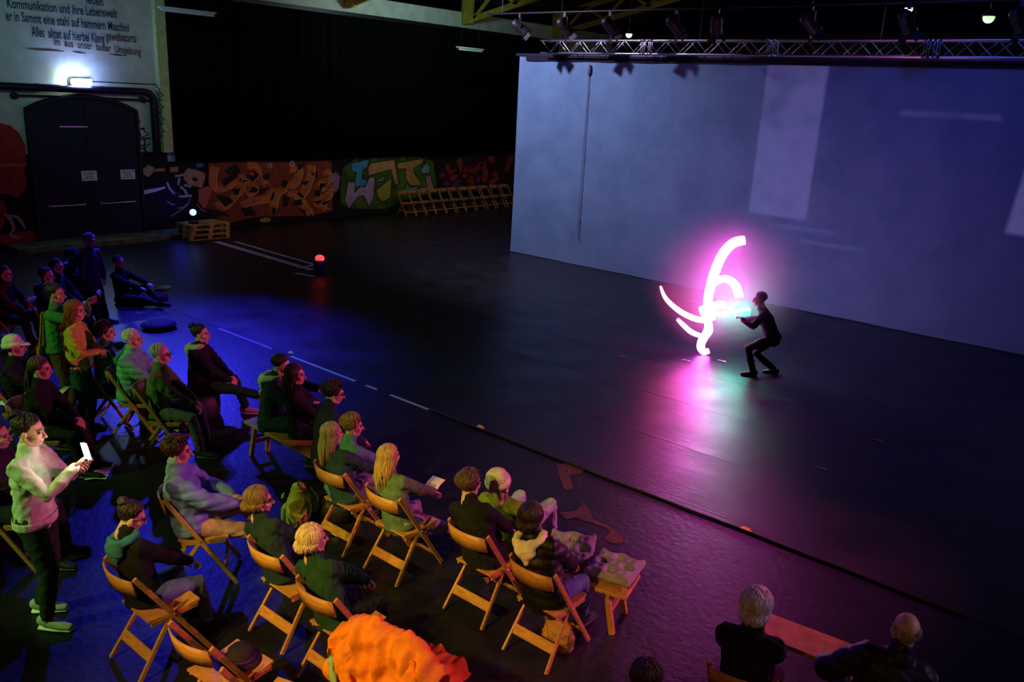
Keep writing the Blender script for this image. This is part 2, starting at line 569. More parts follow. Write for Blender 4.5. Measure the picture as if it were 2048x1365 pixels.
txt = empty('wall_lettering', (0, 0, 0), 0, 'condensed dark lettering painted on the white wall above the arched door', 'lettering')
wall_text('leben', (172, 6), (206, 12), 17, LET, txt)
wall_text('Kommunikation und ihre Lebenswelt', (14, 15), (234, 36), 20, LET, txt)
wall_text('er in Sammt eine stahl auf hammern Maschini', (12, 40), (258, 64), 20, LET, txt)
wall_text('Alles  aktet auf hierbei Klang', (64, 72), (210, 86), 20, LET, txt)
wall_text('gewebezarts', (212, 80), (273, 85), 18, LETR, txt)
wall_text('im  aus  unser  lauter  Umgebung', (108, 90), (282, 111), 16, LETR, txt)
# pinkish brush waves below the lettering
s = MB(); wm = lambda x, y: onx(x, y, WX + 0.007)
ribbon(s, [(52, 97), (75, 99), (100, 100), (128, 103)], 4, wm, [0.3, 1, 1, 0.3]); s.build('brush_wave', LETR, txt)
s = MB(); ribbon(s, [(145, 103), (158, 105), (172, 107)], 3.5, wm, [0.3, 1, 0.3]); s.build('brush_wave', LETR, txt)
s = MB(); ribbon(s, [(218, 108), (235, 110), (250, 111)], 3.5, wm, [0.3, 1, 0.3])
s.build('brush_wave', LETR, txt)

# pipes over the door
PIPE = mat('pipe_paint', (0.008, 0.008, 0.03), 0.4, 0.3)
z1 = 3.92
pp = [(WX + 0.16, 6.5, z1), (WX + 0.16, 11.45, z1), (WX + 0.16, 11.62, z1 - 0.03), (WX + 0.16, 11.70, z1 - 0.12), (WX + 0.16, 11.72, z1 - 0.3), (WX + 0.16, 11.72, 2.3)]
pr = empty('heating_pipe', (0, 0, 0), 0, 'thick dark pipe crossing above the arched door and turning down', 'pipe')
s = MB(); s.tube(pp, 0.095, 10); s.build('pipe', PIPE, pr, True)
for y in (7.2, 8.8, 10.4):
    s = MB(); s.box((WX + 0.08, y, z1), (0.16, 0.05, 0.2)); s.build('bracket', PIPE, pr)
rd = empty('sliding_rail', (0, 0, 0), 0, 'thin rod with end knobs under the thick pipe', 'rail')
s = MB(); s.tube([(WX + 0.1, 8.3, 3.72), (WX + 0.1, 11.6, 3.70)], 0.028, 8); s.build('rod', PIPE, rd, True)
for y in (8.25, 11.45):
    s = MB(); s.ball((WX + 0.1, y, 3.71), (0.07, 0.1, 0.075)); s.build('knob', PIPE, rd, True)
s = MB(); s.tube([(WX + 0.03, 9.9, 4.12), (WX + 0.03, 12.2, 4.12)], 0.012, 6)
tag(s.build('conduit', PIPE), 'thin conduit running from the bulkhead lamp along the white wall', 'cable')

# bulkhead lamp over the door (lit)
bl = empty('bulkhead_lamp', (WX, 9.83, 4.10), 0, 'bright bulkhead lamp on the wall above the arched door', 'lamp')
s = MB(); s.box((0.085, 0, 0), (0.17, 0.56, 0.18)); s.build('housing', DARKM, bl, bevel=0.02)
s = MB(); s.box((0.22, 0, 0), (0.10, 0.50, 0.16)); s.build('diffuser', mat('lamp_glow', (1, 1, 1), 0.5, emit=(0.34, 0.45, 1.0), estr=130), bl, bevel=0.025)
s = MB(); s.ball((0.12, -0.38, 0.07), 0.06, None, 10, 6); s.build('side_bulb', mat('lamp_glow_side', (1, 1, 1), 0.5, emit=(0.7, 1.0, 0.7), estr=40), bl, True)  # glowing ball in place of the glare beside the lamp

# red mural and cartoon on the black dado
RED = mat('mural_red', (0.42, 0.02, 0.012), 0.7, 0, 0.1, 20, 0.25, 5)
wr = lambda k: (lambda x, y: onx(x, y, WX + 0.028 + 0.002 * k))
mu = empty('red_mural', (0, 0, 0), 0, 'red painted mural of rounded shapes beside the arched door', 'mural')
s = MB(); patch(s, [(-40, 248), (0, 246), (22, 252), (40, 268), (51, 292), (52, 318), (49, 345), (53, 362), (50, 380), (36, 396), (12, 388), (-40, 380)], wr(0)); s.build('painted_shape', RED, mu)
s = MB(); patch(s, [(-40, 470), (10, 470), (50, 462), (78, 465), (86, 500), (20, 506), (-40, 510)], wr(0)); s.build('painted_shape', RED, mu)
s = MB(); patch(s, [(-30, 400), (8, 402), (14, 428), (4, 462), (-30, 470)], wr(0)); s.build('painted_shape', RED, mu)
s = MB(); ribbon(s, [(-20, 331), (20, 330), (58, 329)], 5, wr(1), [1, 1, 0.5]); s.build('painted_stripe', mat('mural_pink', (0.6, 0.16, 0.10), 0.7), mu)
s = MB(); ribbon(s, [(10, 428), (22, 440), (28, 458), (20, 470), (34, 476), (45, 474)], 7, wr(1), [0.6, 1.2, 1, 0.7, 0.8, 0.4])
ribbon(s, [(16, 430), (34, 434), (46, 448), (50, 458)], 7, wr(1), [0.5, 1, 1, 0.5]); s.build('painted_curl', mat('mural_pale', (0.48, 0.38, 0.30), 0.7), mu)
s = MB()
for k in range(7):
    a = k * 0.9; ribbon(s, [(12 + 7 * math.cos(a), 288 + 13 * math.sin(a)), (12 + 3 * math.cos(a + 1.2), 290 + 8 * math.sin(a + 1.2))], 1.6, wr(1))
s.build('painted_scribble', mat('mural_crimson', (0.42, 0.04, 0.10), 0.7), mu)

# black tag scribbles on the white wall beside the pipe
s = MB(); wt = lambda x, y: onx(x, y, WX + 0.012)
for st in ([(268, 250), (280, 240), (274, 258)], [(270, 262), (290, 256)], [(284, 256), (296, 270), (280, 276)], [(276, 280), (300, 276)], [(282, 292), (300, 288), (288, 300)], [(290, 278), (288, 304)], [(272, 300), (285, 296), (296, 306)], [(278, 262), (282, 272)]):
    ribbon(s, st, 3, wt)
tag(s.build('tag_scribble', LET), 'dark tag scribbled on the white wall between door and pipe', 'graffiti')
s = MB(); wq = lambda x, y: onx(x, y, WX + 0.215)
for k in range(9):
    x0 = 312 + (k * 7) % 13; y0 = 172 + k * 12
    ribbon(s, [(x0, y0), (x0 + 8, y0 + 7), (x0 - 2, y0 + 12), (x0 + 6, y0 + 17)], 2.2, wq)
tag(s.build('tag_scribble', LET), 'row of small dark scribbles down the pilaster edge', 'graffiti')

# graffiti wall
ORG = mat('graffiti_orange', (0.62, 0.19, 0.045), 0.7, 0, 0.1, 30, 0.35, 4)
ORG2 = mat('graffiti_rust', (0.26, 0.055, 0.02), 0.7, 0, 0.1, 30, 0.3, 5)
PALE = mat('graffiti_highlight', (0.85, 0.55, 0.45), 0.7)
BLK = mat('graffiti_black', (0.010, 0.008, 0.012), 0.7)
gr = empty('graffiti_piece', (0, 0, 0), 0, 'orange wildstyle graffiti piece with pale outlines behind the pallets', 'graffiti')
cz = lambda pts: [(250 + x / 4.551, 280 + y / 4.551) for x, y in pts]
s = MB(); patch(s, cz([(760, 210), (1100, 200), (1500, 205), (1880, 190), (1890, 650), (1680, 690), (1180, 700), (940, 760), (780, 680), (660, 560), (700, 440), (760, 420)]), wr(0)); s.build('background', ORG2, gr)
holes = [[(900, 280), (1010, 220), (1060, 300), (960, 330)], [(1090, 310), (1190, 330), (1180, 390), (1110, 350)], [(880, 360), (1010, 310), (1040, 330), (900, 430)], [(980, 450), (1050, 440), (1030, 500), (985, 500)],
         [(820, 500), (950, 520), (990, 560), (910, 610)], [(1240, 330), (1320, 300), (1310, 360), (1260, 370)], [(1440, 360), (1490, 380), (1460, 440), (1420, 420)], [(1180, 440), (1330, 440), (1230, 500)], [(1120, 470), (1190, 430), (1210, 490)],
         [(1440, 500), (1500, 520), (1480, 600), (1430, 620)], [(1520, 560), (1600, 540), (1620, 590), (1540, 600)], [(1690, 300), (1760, 290), (1740, 350)], [(1720, 460), (1790, 450), (1770, 520), (1730, 510)], [(1600, 380), (1680, 370), (1640, 420)],
         [(1050, 620), (1150, 600), (1200, 690), (1090, 690)], [(1330, 610), (1420, 630), (1350, 690)], [(1560, 620), (1640, 640), (1650, 690)], [(700, 620), (860, 640), (960, 690), (800, 700)], [(1800, 540), (1870, 560), (1800, 600)], [(1560, 220), (1650, 210), (1580, 290)]]
for hpts in holes:
    s = MB(); patch(s, cz(hpts), wr(3)); s.build('shadow_gap', BLK, gr)
letters = [[(1105, 350), (1050, 345), (920, 430), (840, 440), (800, 380), (820, 240)], [(1080, 360), (1060, 440), (990, 520), (900, 610), (840, 560)], [(1110, 230), (1190, 250), (1230, 350), (1290, 390)], [(1110, 500), (1190, 440), (1140, 380), (1200, 300)],
           [(1060, 600), (1180, 560), (1320, 530), (1330, 440)], [(1350, 640), (1370, 520), (1420, 460), (1540, 400), (1590, 280), (1500, 260)], [(1480, 480), (1560, 500), (1640, 600), (1690, 680)], [(1700, 230), (1690, 330), (1640, 460), (1590, 520)], [(1820, 280), (1860, 350), (1760, 430), (1860, 440), (1840, 520), (1740, 560), (1840, 620)]]
for L_ in letters:
    L_ = curve2(L_); s = MB(); ribbon(s, cz(L_), 17, wr(1)); l_ = s.build('letter_stroke', ORG, gr)
    s = MB(); P2 = cz(L_); ribbon(s, [(x + 6.5, y + 3.5) for x, y in P2], 1.3, wr(4)); s.build('highlight_line', PALE, l_)
for i, (x, y) in enumerate(((1320, 235), (1520, 215), (1890, 345), (1865, 520))):
    s = MB(); X, Y = cz([(x, y)])[0]
    for a in range(4):
        c_, s_ = math.cos(a * math.pi / 4), math.sin(a * math.pi / 4); r = 7 if i < 2 else 3.5
        ribbon(s, [(X - r * c_, Y - r * s_), (X, Y), (X + r * c_, Y + r * s_)], 2.6, wr(5), [0.1, 1, 0.1])
    s.build('painted_star', mat('graffiti_star', (0.75, 0.85, 1.0), 0.6), gr)  # larger pair drawn as pale strokes in place of star-shaped lights
s = MB(); patch(s, cz([(1230, 720), (1280, 705), (1330, 715), (1320, 745), (1260, 752), (1225, 745)]), wr(1)); s.build('paint_blob', mat('graffiti_olive', (0.35, 0.38, 0.04), 0.7), gr)

cw = lambda pts: [(280 + x / 6.825, 300 + y / 6.825) for x, y in pts]
cf = empty('painted_figure', (0, 0, 0), 0, 'painted cartoon figure with raised pale bat between the arched door and the orange lettering', 'graffiti')
tan_ = mat('mural_tan', (0.50, 0.32, 0.18), 0.7, 0, 0, 0, 0.2, 6); pl = mat('mural_grey', (0.45, 0.50, 0.55), 0.7)
s = MB(); patch(s, cw([(590, 330), (650, 250), (760, 270), (890, 320), (880, 430), (840, 520), (760, 500), (660, 470), (600, 400)]), wr(1)); s.build('head', tan_, cf)
s = MB(); patch(s, cw([(700, 380), (760, 370), (800, 420), (730, 430)]), wr(2)); s.build('mouth', BLK, cf)
s = MB(); patch(s, cw([(760, 190), (860, 180), (870, 230), (780, 240)]), wr(2)); s.build('cap_patch', mat('mural_blue', (0.04, 0.25, 0.5), 0.7), cf)
s = MB(); patch(s, cw([(40, 260), (110, 200), (190, 240), (190, 300), (120, 370), (50, 340)]), wr(1)); s.build('fist', tan_, cf)
s = MB(); ribbon(s, cw([(200, 280), (270, 275), (340, 270)]), 6, wr(1)); ribbon(s, cw([(410, 270), (520, 265)]), 10, wr(1)); s.build('arm_band', mat('mural_ochre', (0.5, 0.32, 0.03), 0.7), cf)
s = MB(); ribbon(s, cw([(15, 590), (120, 565), (230, 545), (350, 510)]), 8, wr(1), [1, 1, 0.8, 0.4]); s.build('bat', mat('mural_white', (0.65, 0.75, 0.72), 0.7), cf)
s = MB()
for st in ([(370, 440), (400, 520), (470, 600), (540, 620)], [(540, 380), (520, 480)], [(550, 500), (620, 560), (640, 620)], [(470, 590), (560, 640), (710, 625)], [(600, 480), (700, 500)], [(480, 360), (600, 340)]):
    ribbon(s, cw(st), 4.5, wr(1))
s.build('sleeve_stroke', pl, cf)
s = MB(); patch(s, cw([(800, 540), (900, 500), (980, 520), (960, 640), (900, 780), (860, 790), (800, 700)]), wr(1)); s.build('tongue_shape', mat('mural_salmon', (0.58, 0.16, 0.10), 0.7), cf)
s = MB()
for st in ([(690, 660), (640, 760), (560, 820), (420, 910)], [(780, 740), (820, 800), (900, 850)], [(510, 800), (600, 780), (640, 740)], [(370, 700), (440, 750), (480, 740)]):
    ribbon(s, cw(st), 2, wr(1))
s.build('outline_stroke', mat('mural_lilac', (0.4, 0.33, 0.5), 0.7), cf)

g2 = empty('graffiti_piece', (0, 0, 0), 0, 'blue, lilac and ochre graffiti letters with a green edge, behind stored chairs', 'graffiti')
cv = lambda pts: [(660 + x / 5.39, 290 + y / 5.39) for x, y in pts]
s = MB(); patch(s, cv([(110, 460), (140, 250), (280, 150), (560, 140), (880, 120), (1000, 140), (1110, 180), (1150, 430), (1100, 520), (780, 600), (600, 690), (420, 690), (210, 690), (120, 640)]), wr(0)); s.build('background', mat('graffiti_green', (0.05, 0.13, 0.012), 0.7, 0, 0, 0, 0.6, 3), g2)
for pts, nm, c in (([(230, 200), (420, 160), (400, 240), (350, 270), (340, 370), (400, 380), (380, 440), (260, 450), (290, 300), (240, 280)], 'blue', (0.05, 0.36, 0.66)),
                   ([(200, 400), (270, 410), (260, 530), (330, 450), (380, 460), (430, 350), (480, 360), (470, 560), (420, 660), (370, 540), (300, 560), (210, 680), (160, 600)], 'lilac', (0.46, 0.36, 0.62)),
                   ([(410, 240), (440, 200), (690, 160), (700, 200), (740, 420), (700, 420), (660, 260), (560, 290), (420, 330)], 'peach', (0.52, 0.30, 0.14)),
                   ([(720, 200), (1000, 150), (1000, 190), (900, 250), (900, 300), (990, 430), (870, 440), (820, 370), (820, 250), (730, 260)], 'ochre', (0.46, 0.26, 0.06)),
                   ([(500, 490), (660, 360), (650, 570), (560, 610), (520, 560)], 'olive', (0.34, 0.25, 0.06)),
                   ([(800, 490), (830, 420), (860, 460), (940, 450), (940, 500), (870, 530)], 'teal', (0.05, 0.35, 0.32)), ([(980, 270), (1040, 195), (1075, 240), (1070, 300), (1000, 310)], 'aqua', (0.16, 0.42, 0.40)),
                   ([(1030, 340), (1080, 330), (1120, 480), (970, 500), (960, 470), (1050, 450)], 'rose', (0.42, 0.24, 0.20)), ([(480, 400), (590, 330), (570, 390)], 'grey', (0.33, 0.27, 0.25))):
    s = MB(); P2 = cv(pts); s0 = MB()
    ribbon(s0, P2 + [P2[0]], 4, wr(2)); lo = s0.build('letter_outline', BLK, g2)
    patch(s, P2, wr(3)); s.build('letter', mat('graffiti_' + nm, c, 0.7, 0, 0, 0, 0.2, 4), g2)
s = MB(); patch(s, cv([(20, 330), (60, 290), (110, 340), (95, 460), (60, 520), (30, 480)]), wr(2)); s.build('painted_face', mat('graffiti_mauve', (0.32, 0.2, 0.45), 0.7), g2)

g3 = empty('graffiti_piece', (0, 0, 0), 0, 'dark red and crimson graffiti piece next to the pale cloth', 'graffiti')
s = MB(); patch(s, cv([(1190, 300), (1260, 200), (1400, 130), (1700, 90), (2060, 90), (2060, 460), (1220, 480)]), wr(0)); s.build('background', mat('graffiti_maroon', (0.035, 0.010, 0.014), 0.7), g3)
for i, st in enumerate(([(1260, 210), (1290, 300), (1400, 290)], [(1390, 150), (1420, 260), (1300, 380)], [(1420, 260), (1560, 280), (1640, 200)], [(1640, 200), (1680, 290), (1660, 400)], [(1540, 340), (1500, 390), (1550, 420)], [(1720, 120), (1760, 190)], [(1900, 290), (1960, 120), (2000, 130)], [(1720, 420), (1800, 360), (1760, 300)], [(1200, 310), (1220, 350)], [(1440, 310), (1470, 350)])):
    s = MB(); ribbon(s, cv(st), 10, wr(2)); s.build('letter_stroke', mat('graffiti_scarlet' if i % 2 else 'graffiti_crimson', (0.42, 0.035, 0.02) if i % 2 else (0.32, 0.02, 0.03), 0.7), g3)
for i, st in enumerate(([(1330, 450), (1400, 380)], [(1240, 400), (1280, 440)], [(1590, 400), (1610, 340)])):
    s = MB(); ribbon(s, cv(st), 9, wr(2)); s.build('letter_stroke', mat('graffiti_violet', (0.13, 0.03, 0.22), 0.7), g3)

# black curtain above the painted dado
s = MB(); V = []; F = []; n = 420
for k in range(n + 1):
    y = 12.25 + 17.4 * k / n; x = WX + 0.16 + 0.05 * math.sin(k * 0.62) + 0.025 * math.sin(k * 0.23 + 1)
    V += [(x, y, 2.04), (x, y, 6.52), (x - 0.012, y, 2.04), (x - 0.012, y, 6.52)]
for k in range(n):
    a = 4 * k; F += [(a, a + 4, a + 5, a + 1), (a + 6, a + 2, a + 3, a + 7), (a + 4, a, a + 2, a + 6)]
s.add(V, F)
tag(s.build('curtain', mat('black_velvet', (0.0015, 0.0015, 0.002), 0.95, spec=0.1), None, True), 'long black curtain hanging above the graffiti wall', 'curtain')
cr_ = empty('curtain_rail', (0, 0, 0), 0, 'dark steel rail carrying the long black curtain', 'rail')
s = MB(); s.bar((WX + 0.2, 12.2, 6.58), (WX + 0.2, 29.8, 6.58), 0.08, 0.12); s.build('rail', DARKM, cr_)
for k in range(7):
    s = MB(); s.box((WX + 0.1, 13 + 2.7 * k, 6.62), (0.2, 0.05, 0.05)); s.build('bracket', ALU, cr_)

# ================================================================== ROOF
ROOFM = mat('roof_boards', (0.018, 0.013, 0.010), 0.9, 0, 0.3, 6, 0.4, 2)
TAN = 0.22
RW = 20.5
s = MB()
R_ = Matrix.Rotation(-math.atan(TAN), 3, 'Y')
s.box((WX + RW / 2, 12, 7.75 + TAN * RW / 2), (RW * 1.03, 46, 0.15), R_)
tag(s.build('ceiling', ROOFM), None, None, None, 'structure')
YEL = mat('truss_yellow', (0.50, 0.34, 0.03), 0.6, 0.1, 0.1, 10, 0.2, 3)


def steel(mb, a, b, wd=0.16): mb.bar(a, b, wd, 0.10, up=(0, 1, 0))


for i, y in enumerate((7.55, 13.0, 18.46, 23.94, 29.38)):
    t = empty('roof_truss', (WX, y, 6.75), 0, ['yellow steel roof truss above the arched door', 'yellow steel roof truss above the lettered wall corner', 'yellow steel roof truss above the orange graffiti', 'yellow steel roof truss above the blue graffiti', 'yellow steel roof truss nearest behind the pale cloth'][i], 'roof truss', 'yellow roof trusses')
    s = MB(); steel(s, (0.1, 0, 0.1), (19.5, 0, 0.1 + 19.4 * TAN), 0.2); s.build('bottom_chord', YEL, t)
    s = MB(); steel(s, (0.0, 0, 0.82), (20, 0, 0.82 + 20 * TAN), 0.2); s.build('rafter', YEL, t)
    s = MB(); s.box((0.25, 0, 0.45), (0.5, 0.14, 0.8)); s.build('gusset', YEL, t)
    for k in range(9):
        x0 = 0.6 + 2.0 * k
        s = MB(); steel(s, (x0, 0, 0.1 + x0 * TAN), (x0 + 1.0, 0, 0.82 + (x0 + 1) * TAN), 0.1); s.build('web_bar', YEL, t)
        s = MB(); steel(s, (x0 + 1.0, 0, 0.82 + (x0 + 1) * TAN), (x0 + 2, 0, 0.1 + (x0 + 2) * TAN), 0.1); s.build('web_bar', YEL, t)
PUR = mat('purlin_timber', (0.03, 0.02, 0.015), 0.8)
for k in range(6):
    x = 1.5 + 3.2 * k
    s = MB(); s.box((WX + x, 12, 7.45 + x * TAN), (0.12, 45, 0.18))
    tag(s.build('trim_%d' % (10 + k), PUR), None, None, None, 'structure')


def tube_light(p0, p1, label):
    c = (p0 + p1) / 2; ln = (p1 - p0).length
    t = empty('fluorescent_light', c, 0, label, 'lamp', 'unlit fluorescent battens')
    s = MB(); s.box((0, 0, 0), (0.16, ln, 0.05)); s.box((0, 0, -0.04), (0.1, ln - 0.1, 0.04)); s.build('batten', mat('white_enamel', (0.75, 0.8, 0.85), 0.4), t, bevel=0.01)
    s = MB(); s.tube([(0.03, -ln / 2 + 0.06, -0.075), (0.03, ln / 2 - 0.06, -0.075)], 0.018, 8); s.build('tube', mat('glass_tube', (0.85, 0.9, 0.95), 0.2), t, True)
    for sg in (-1, 1):
        top = 7.6 + TAN * (c.x - WX) - c.z
        s = MB(); s.tube([(0, sg * ln * 0.35, 0.02), (0, sg * ln * 0.35, top)], 0.006, 5); s.build('hanger', DARKM, t)


tube_light(Vector((-21, 10.98, 5.97)), Vector((-21, 12.5, 5.97)), 'unlit white fluorescent batten by the pilaster')
tube_light(Vector((-21, 21.46, 5.8)), Vector((-21, 22.71, 5.8)), 'unlit white fluorescent batten hanging before the long black curtain')


def pendant(pt, label, col, st, r=0.11):
    t = empty('hall_lamp', pt, 0, label, 'lamp', 'small hall lamps under the roof')
    s = MB(); s.lathe([(0.03, 0.16), (0.05, 0.10), (r, 0.02), (r, 0.0)], n=14); s.build('shade', DARKM, t, True)
    s = MB(); s.ball((0, 0, -0.02), (r * 0.8, r * 0.8, r * 0.75), None, 12, 7); s.build('bulb', mat('bulb_' + label[:12], (1, 1, 1), 0.5, emit=col, estr=st), t, True)
    light('hall_lamp_glow', 'POINT', pt - Vector((0, 0, 0.16)), (0, 0, 0), 60, col, 0.08)
    top = 7.65 + TAN * (pt[0] - WX) - pt[2]
    s = MB(); s.tube([(0, 0, 0.14), (0, 0, top)], 0.01, 5); s.build('rod', DARKM, t)


pendant(ony(1258, 68, 22), 'small bright hall lamp hanging behind the lighting truss near its coupler', (1.0, 0.95, 0.75), 14)
pendant(ony(1818, 16, 22), 'small bright hall lamp highest above the lighting truss', (1.0, 0.92, 0.7), 10)
pendant(ony(1978, 33, 22), 'greenish hall lamp beside the highest bright one', (0.55, 0.9, 0.45), 1.2, 0.16)

# ================================================================== STAGE: cloth, lighting truss


def cloth_material():
    m = bpy.data.materials.new('projection_cloth'); m.use_nodes = True
    nt = m.node_tree; N = nt.nodes; L = nt.links; b = N['Principled BSDF']
    tc = N.new('ShaderNodeTexCoord')
    n = N.new('ShaderNodeTexNoise'); n.inputs['Scale'].default_value = 1.3; n.inputs['Detail'].default_value = 6; n.inputs['Roughness'].default_value = 0.65
    L.new(tc.outputs['Object'], n.inputs[0])
    r = N.new('ShaderNodeValToRGB'); r.color_ramp.elements[0].position = 0.3; r.color_ramp.elements[1].position = 0.75
    r.color_ramp.elements[0].color = (0.095, 0.20, 0.32, 1); r.color_ramp.elements[1].color = (0.15, 0.28, 0.42, 1)
    L.new(n.outputs[0], r.inputs[0]); L.new(r.outputs[0], b.inputs['Base Color'])
    b.inputs['Roughness'].default_value = 0.95; b.inputs['Specular IOR Level'].default_value = 0.1
    # slanted columns and bars of light painted into the cloth as emission (x across, z up, object space in metres)
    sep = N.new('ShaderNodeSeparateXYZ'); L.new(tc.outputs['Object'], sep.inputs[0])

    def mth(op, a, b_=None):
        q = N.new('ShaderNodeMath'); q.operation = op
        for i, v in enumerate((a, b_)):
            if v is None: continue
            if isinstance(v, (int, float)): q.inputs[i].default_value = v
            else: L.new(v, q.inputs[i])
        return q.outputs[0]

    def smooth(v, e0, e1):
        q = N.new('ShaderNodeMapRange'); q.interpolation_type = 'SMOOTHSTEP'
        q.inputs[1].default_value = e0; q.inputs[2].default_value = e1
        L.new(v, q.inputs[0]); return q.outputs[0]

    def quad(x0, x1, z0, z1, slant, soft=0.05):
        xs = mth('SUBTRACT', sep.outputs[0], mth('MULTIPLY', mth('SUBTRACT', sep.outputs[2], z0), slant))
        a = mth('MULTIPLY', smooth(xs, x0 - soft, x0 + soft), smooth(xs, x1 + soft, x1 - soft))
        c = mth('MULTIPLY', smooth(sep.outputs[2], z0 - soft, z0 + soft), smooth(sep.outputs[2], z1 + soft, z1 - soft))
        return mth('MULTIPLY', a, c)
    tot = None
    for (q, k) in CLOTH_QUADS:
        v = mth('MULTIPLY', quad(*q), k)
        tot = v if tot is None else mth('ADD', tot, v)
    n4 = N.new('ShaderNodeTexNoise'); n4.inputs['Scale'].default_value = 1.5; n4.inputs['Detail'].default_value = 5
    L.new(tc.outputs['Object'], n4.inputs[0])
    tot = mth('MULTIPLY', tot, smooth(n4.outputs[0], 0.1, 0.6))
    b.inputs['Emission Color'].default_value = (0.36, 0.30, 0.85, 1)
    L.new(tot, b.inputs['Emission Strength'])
    # fine weave
    w_ = N.new('ShaderNodeTexNoise'); w_.inputs['Scale'].default_value = 60; L.new(tc.outputs['Object'], w_.inputs[0])
    bp = N.new('ShaderNodeBump'); bp.inputs['Strength'].default_value = 0.1; bp.inputs['Distance'].default_value = 0.01
    L.new(w_.outputs[0], bp.inputs['Height']); L.new(bp.outputs[0], b.inputs['Normal'])
    return m


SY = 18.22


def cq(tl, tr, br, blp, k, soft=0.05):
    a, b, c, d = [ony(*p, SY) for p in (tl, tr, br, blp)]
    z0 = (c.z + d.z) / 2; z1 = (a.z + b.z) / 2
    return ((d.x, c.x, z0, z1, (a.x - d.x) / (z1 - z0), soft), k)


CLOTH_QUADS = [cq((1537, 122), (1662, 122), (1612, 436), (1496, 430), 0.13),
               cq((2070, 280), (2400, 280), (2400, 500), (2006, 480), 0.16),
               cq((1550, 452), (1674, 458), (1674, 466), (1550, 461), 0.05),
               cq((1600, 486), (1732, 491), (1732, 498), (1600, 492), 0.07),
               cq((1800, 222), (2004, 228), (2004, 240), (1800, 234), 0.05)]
sc_ = empty('projection_cloth', (0, 0, 0), 0, 'large pale blue grey projection cloth hung from the lighting truss', 'screen')
V = []; F = []; nx, nz = 150, 24
X0, X1, Z1 = -15.46, 1.2, 5.36
for j in range(nz + 1):
    z = 0.02 + (Z1 - 0.02) * j / nz
    for i in range(nx + 1):
        x = X0 + (X1 - X0) * i / nx
        k = 1 - j / nz
        V.append((x, SY + 0.018 * math.sin(x * 2.1 + 1) * (0.3 + 0.7 * k) + 0.010 * math.sin(x * 5.3 + z), z))
n0 = len(V)
V += [(x, y + 0.008, z) for x, y, z in V]
for j in range(nz):
    for i in range(nx):
        a = j * (nx + 1) + i; F.append((a, a + 1, a + nx + 2, a + nx + 1)); F.append((n0 + a + 1, n0 + a, n0 + a + nx + 1, n0 + a + nx + 2))
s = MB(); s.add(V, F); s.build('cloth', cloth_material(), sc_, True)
s = MB(); s.tube([(X0 - 0.1, SY, Z1 + 0.02), (X1, SY, Z1 + 0.02)], 0.045, 8); s.build('top_batten', mat('indigo_batten', (0.04, 0.04, 0.10), 0.4, 0.5), sc_, True)
s = MB(); s.box(((X0 + X1) / 2 + 0.1, SY - 0.03, Z1 - 0.06), (X1 - X0 - 0.3, 0.02, 0.13)); s.build('top_hem', cloth('black_hem', (0.01, 0.01, 0.02)), sc_)
s = MB(); s.tube([ony(1178, 145, SY - 0.06), ony(1167, 300, SY - 0.06), ony(1157, 440, SY - 0.06), ony(1156, 480, SY - 0.06)], 0.012, 5); s.ball(ony(1157, 440, SY - 0.06), (0.02, 0.02, 0.06)); s.ball(ony(1178, 140, SY - 0.06), (0.06, 0.05, 0.14))
s.build('pull_cord', mat('dark_cord', (0.14, 0.14, 0.22), 0.8), sc_, True)

# box truss
TRY = 18.05
tr_ = empty('lighting_truss', (0, 0, 0), 0, 'aluminium box truss with zigzag braces above the pale cloth', 'truss')
TX0, TX1 = -14.5, 1.5
TZ0, TZ1 = 5.42, 5.72
for z in (TZ0, TZ1):
    for dy in (-0.15, 0.15):
        s = MB(); s.tube([(TX0, TRY + dy, z), (TX1, TRY + dy, z)], 0.024, 8); s.build('chord', ALU, tr_, True)
bm_ = MB(); bm_.tube([(0, 0, 0), (0.32, 0, 0.30)], 0.010, 6)
bup = bm_.mesh('brace', ALU, True)
bm_ = MB(); bm_.tube([(0, 0, 0.30), (0.32, 0, 0)], 0.010, 6)
bdn = bm_.mesh('brace', ALU, True)
k = 0; x = TX0 + 0.03
while x < TX1 - 0.32:
    for dy in (-0.15, 0.15):
        o = bpy.data.objects.new('brace', bup if (k % 2) ^ (dy > 0) else bdn); COL.objects.link(o); o.parent = tr_; o.location = (x, TRY + dy, TZ0)
    x += 0.32; k += 1
for pxx in (1292, 1307, 1545, 1557, 1858, 1878):
    xx = ony(pxx, 100, TRY).x
    s = MB()
    for dx in (-0.05, 0, 0.05): s.tube([(xx + dx, TRY - 0.15, TZ0), (xx + dx, TRY - 0.15, TZ1)], 0.012, 6)
    s.box((xx, TRY - 0.15, TZ0), (0.14, 0.06, 0.06)); s.box((xx, TRY - 0.15, TZ1), (0.14, 0.06, 0.06))
    s.build('coupler', ALU, tr_, True)
for xx in (-14, -10, -6, -2):
    s = MB(); s.tube([(xx, TRY, TZ1), (xx, TRY, 7.6 + TAN * (xx - WX))], 0.008, 5); s.build('hanging_wire', DARKM, tr_)


